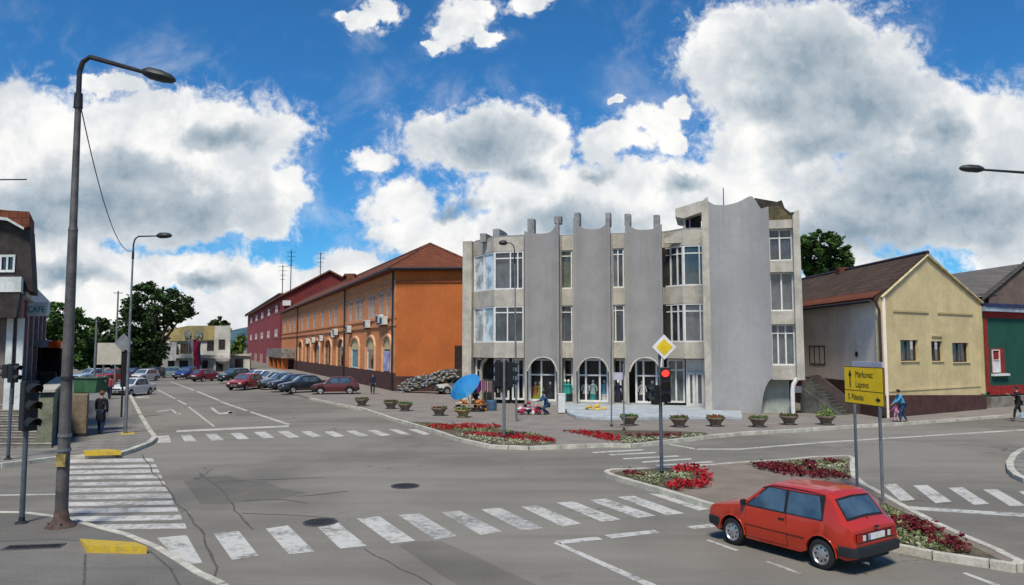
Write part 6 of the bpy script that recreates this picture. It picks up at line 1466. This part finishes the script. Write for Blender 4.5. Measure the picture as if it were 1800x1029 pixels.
bed('red_flowers', [(1318,815),(1345,824),(1400,832),(1496,841),(1490,832),(1420,824),(1370,814),(1350,814)], KH, FDR, 'long band of dark red flowers in the triangular bed', 46, .2, .055, seed=12)
bed('red_flowers', [(1412,812),(1420,826),(1438,826),(1432,811)], KH, FDR, 'short cross band of dark red flowers in the triangular bed', 46, .2, .055, seed=13)
bed('red_flowers', [(1448,808),(1450,811),(1478,812),(1476,808)], KH, FDR, 'tiny dark red flower strip at the far rim of the triangular bed', 46, .2, .055, seed=14)
bed('green_plants', [(1330,814),(1400,826),(1494,836),(1492,808),(1440,809)], KH, FLF, 'low green plants of the triangular bed', 24, .10, .045, seed=15)
bed('pale_plants', [(1390,812),(1415,822),(1490,832),(1492,810),(1440,810)], KH, FW, 'pale flowers scattered in the triangular bed', 12, .12, .045, seed=16)
soil('bed_soil', [(1545,880),(1560,950),(1640,970),(1770,990),(1700,956),(1620,915)], 'soil of the long bed at the right end of the island')
bed('red_flowers', [(1560,912),(1570,928),(1650,936),(1640,920),(1590,910)], KH, FDR, 'dark red flower bank just behind the red car', 70, .2, .055, seed=17)
bed('red_flowers', [(1630,938),(1640,950),(1700,970),(1722,966),(1690,946)], KH, FDR, 'dark red flower bank towards the right tip of the island', 70, .2, .055, seed=18)
bed('green_plants', [(1550,885),(1565,948),(1640,968),(1750,986),(1690,953),(1610,912)], KH, FLF, 'low green plants along the right end of the island', 40, .11, .045, seed=19)
bed('pale_plants', [(1570,935),(1572,948),(1640,966),(1750,985),(1700,970),(1640,952)], KH, FW, 'pale flowers along the near rim of the right bed', 34, .12, .045, seed=20)
# ================================================================ market corner
BLU = mat('umbrella_blue', (.02,.16,.42), .6, .25, 1.2, col2=(.015,.22,.46))
q = G(824, 722, KH); um = thing('market_umbrella', 'bright blue umbrella tilted over the market stall', 'umbrella', (q.x, q.y, KH))
ax_ = Vector((-.50,-.52,.70)).normalized(); S0 = Vector((P(813,q.y).x-q.x, 0, Z(674,q.y)-KH)) - ax_*.30
b = MB(); e1 = ax_.orthogonal().normalized(); e2 = ax_.cross(e1); N = 8; tip = S0+ax_*.42
rings = []
for lv_, (r_, dz_) in enumerate(((.02,.42),(.4,.36),(.75,.22),(1.05,.0))):
    ring = []
    for j in range(N*2):
        a = pi*j/N; rr = r_*(1 if j % 2 == 0 else .955); ring.append(b.P(tuple(S0+ax_*(dz_-(.03 if (j % 2 and lv_ == 3) else 0))+(e1*cos(a)+e2*sin(a))*rr)))
    rings.append(ring)
for A_, B_ in zip(rings, rings[1:]):
    for j in range(N*2): b.f.append([A_[j], A_[(j+1)%(N*2)], B_[(j+1)%(N*2)], B_[j]])
o = b.build('canopy', BLU, um, recalc=False); md = o.modifiers.new('thick', 'SOLIDIFY'); md.thickness = .012
b = MB(); b.tube([(.0,.1,0), (.02,.05,.6), tuple(S0), tuple(S0+ax_*.5)], .022, 8); b.build('pole', DARKM, um)
for j in range(8):
    b = MB(); a = pi*j/4; b.tube([tuple(S0+ax_*.38), tuple(S0+ax_*.18+(e1*cos(a)+e2*sin(a))*.74), tuple(S0-ax_*.01+(e1*cos(a)+e2*sin(a))*1.03)], .008, 4); b.build('rib', DARKM, um)
q = G(826, 724, KH); tb = thing('market_table', 'low market table heaped with small goods under the umbrella', 'table', (q.x, q.y, KH))
b = MB(); b.box(-.8,.8,-.35,.35,.42,.46); b.build('table_top', mat('table_wood', (.30,.19,.10), .8, .3, 4), tb)
for sx in (-.74,.74):
    for sy_ in (-.3,.3): b = MB(); b.box(sx-.03,sx+.03,sy_-.03,sy_+.03,0,.42); b.build('leg', DARKM, tb)
def heap(label, a, c, r, hgt, cols, n, seed, name='goods_heap', z=KH, cat='goods', dy=0):
    rnd = random.Random(seed); q = G(a, c, KH); t = thing(name, label, cat, (q.x, q.y+dy, z))
    for m in cols:
        b = MB()
        for k in range(n): 
            u_ = rnd.uniform(-r, r); b.ball((u_, rnd.uniform(-.25,.25), hgt*rnd.uniform(.15,.95)*(1-.5*abs(u_)/r)), (rnd.uniform(.07,.15), rnd.uniform(.06,.12), rnd.uniform(.05,.12)), 8, 5, .12)
        b.each('item', m, t)
    return t
G1 = cloth('orange_goods', (.48,.16,.03)); G2 = cloth('brown_goods', (.14,.06,.03)); G3 = cloth('cream', (.50,.42,.33)); G4 = cloth('crimson', (.38,.02,.05)); G5 = cloth('white_cloth', (.6,.58,.56)); G6 = cloth('near_black', (.02,.02,.03)); G7 = cloth('purple', (.22,.03,.22)); G8 = cloth('lime', (.30,.38,.03)); G9 = cloth('teal', (.03,.28,.25))
heap('orange and cream goods heaped on the market table', 830, 724, .7, .35, (G1,G2,G3), 9, 1, z=KH+.46)
heap('dark bags and shoes piled at the left foot of the market table', 806, 724, .35, .55, (G6,G3), 8, 2)
heap('orange brown goods on the ground right of the market table', 846, 722, .35, .5, (G1,G2), 8, 3)
heap('red, white and black clothes piled low before the shop window', 930, 729, .62, .75, (G4,G5,G6,cloth('pink',(.55,.18,.32))), 11, 4, 'clothes_pile', cat='clothes')
heap('yellow boxes of goods set out on the shop step', 1047, 726, .5, .3, (mat('yellow_goods', (.62,.38,.03), .7),), 9, 5, z=KH+.17)
q = G(864, 722, KH); b = MB(); b.lathe([(.28,0),(.31,.15),(.31,.55),(.29,.6),(.26,.6)], n=18); o = b.build('blue_tub', mat('tub_blue', (.06,.11,.19), .6, .2, 3)); o.location = q; tag(o, 'dusty blue tub right of the market goods', 'tub')
q = G(987, 727, KH); t = thing('ice_cream_freezer', 'white upright box beside the shop entrance step', 'freezer', tuple(q)); b = MB(); b.box(-.2,.2,-.25,.25,.04,1.05); b.build('body', mat('freezer_white', (.62,.63,.62), .4, .08, 2), t, bevel=.03); b = MB(); b.box(-.21,.21,-.27,.26,1.055,1.11); b.build('lid', WHITE, t, bevel=.015); b = MB(); b.box(-.18,.18,-.22,.22,0,.04); b.build('foot', DARKM, t)
# dressed shop dummies and hanging clothes in front of the glass
def dummy(label, a, c, m1, m2, h=1.3, group='dressed shop dummies', on=None):
    yo = 1.05 if min(abs(a-p_) for p_ in (993, 999, 1086)) > 1 else .85; q = FG.w(x(a, yo), yo); t = thing('shop_dummy', label, 'shop dummy', (q.x, q.y, KH+.0 if a < 985 else KH+.17), FG.rot(), group)
    b = MB(); b.lathe([(.16,0),(.15,.02),(.02,.03),(.018,.5)], n=12); b.build('stand', DARKM, t)
    b = MB(); b.lathe([(.20,.45*h),(.19,.5*h),(.13,.68*h),(.17,.82*h),(.20,.88*h),(.07,.93*h),(.05,.98*h)], n=14); 
    for s_ in (-1, 1): b.tube([(s_*.17,0,.86*h),(s_*.25,-.02,.70*h),(s_*.25,-.04,.58*h)], [.06,.05,.045], 8)
    b.build('top', m1, t, smooth=True)
    b = MB(); b.lathe([(.24,.10*h),(.23,.2*h),(.20,.44*h),(.14,.62*h)], n=14); b.build('skirt', m2, t, smooth=True)
    b = MB(); b.ball((0,0,1.06*h),(.085,.09,.12),10,8); b.build('head', WHITE, t, smooth=True)
for k, (a, m1, m2, lb) in enumerate(((941,G1,G8,'shop dummy in orange top over lime skirt'),(949,G8,G8,'shop dummy all in lime yellow'),(967,G6,G6,'shop dummy in black with a pale head'),(993,G9,G9,'shop dummy in teal dress'),(999,G9,G6,'shop dummy in teal top over black'),(1029,G5,G6,'shop dummy in white top over black trousers'),
      (1042,cloth('mint',(.40,.55,.50)),G9,'shop dummy in mint top over dark teal'),(1062,cloth('bright_blue',(.05,.24,.42)),G5,'shop dummy in blue top over white skirt'),(1086,cloth('navy',(.015,.02,.05)),G6,'shop dummy in navy between the thin posts'),(1128,G5,G6,'shop dummy in white beside the third arch'),(1146,cloth('jeans',(.02,.05,.12)),cloth('bright_blue',(.05,.24,.42)),'shop dummy in blue behind the red signal post'))):
    dummy(lb, a, 0, m1, m2)
for a, m, lb in ((848, G7, 'purple clothes hanging by the left shop corner'),(858, cloth('rose', (.40,.22,.25)), 'rose clothes hanging by the left shop corner'),(876, G6, 'dark clothes hanging left of the central traffic light')):
    q = FG.w(x(a, .9), .9); t = thing('clothes_rail', lb, 'clothes rail', (q.x, q.y, KH), FG.rot(), 'clothes rails at the left shop corner')
    b = MB(); b.tube([(-.3,0,0),(-.3,0,1.6),(.3,0,1.6),(.3,0,0)], .02, 6); b.build('rail', GALV, t)
    for k in range(5):
        b = MB(); xx_ = -.24+k*.12; b.prism([(-.18,1.5),(.18,1.5),(.2,.75+.1*(k%2)),(-.2,.75+.1*(k%2))], xx_, xx_+.04, 'x'); b.build('garment', m if k != 2 else G3, t)
# stone retaining wall by the orange building
Fw = Fr(P(699, 61.8), P(803, 58.5)); t = bld('rubble_wall', 'sloping wall of rough mottled stones climbing along the orange end wall', Fw, 'wall'); xw_, zw_ = Fw.x, Fw.z
pl = [(699,692),(699,676),(725,664),(760,657),(782,649),(803,651),(803,664),(770,672),(740,682)]
b = sub(Fw, t); b.prism([Fw.at(a, c) for a, c in pl], .1, .9, 'y'); b.build('core', mat('rubble_core', (.10,.09,.075), .95, .4, 2), t)
rnd = random.Random(4); P2 = [Fw.at(a, c) for a, c in pl]; xs = [p[0] for p in P2]; zs2 = [p[1] for p in P2]
for m_, n in ((mat('stone_light', (.30,.27,.22), .9, .4, 4), 95), (mat('stone_dark', (.08,.085,.08), .9, .4, 4), 100), (mat('stone_blue', (.20,.23,.26), .9, .4, 4), 45)):
    for k in range(n*6):
        if n <= 0: break
        a, c = rnd.uniform(min(xs), max(xs)), rnd.uniform(min(zs2), max(zs2))
        if not inpoly(a, c, P2): continue
        n -= 1
        if n < 0: break
        if 'mbs' not in dir(): mbs = {}
        mbs.setdefault(m_.name, (m_, sub(Fw, t)))[1].ball((a, rnd.uniform(.0,.14), c), (rnd.uniform(.08,.2), .10, rnd.uniform(.05,.11)), 7, 4, .2)
for m_, bb in mbs.values():
    bb.build('stones', m_, t)
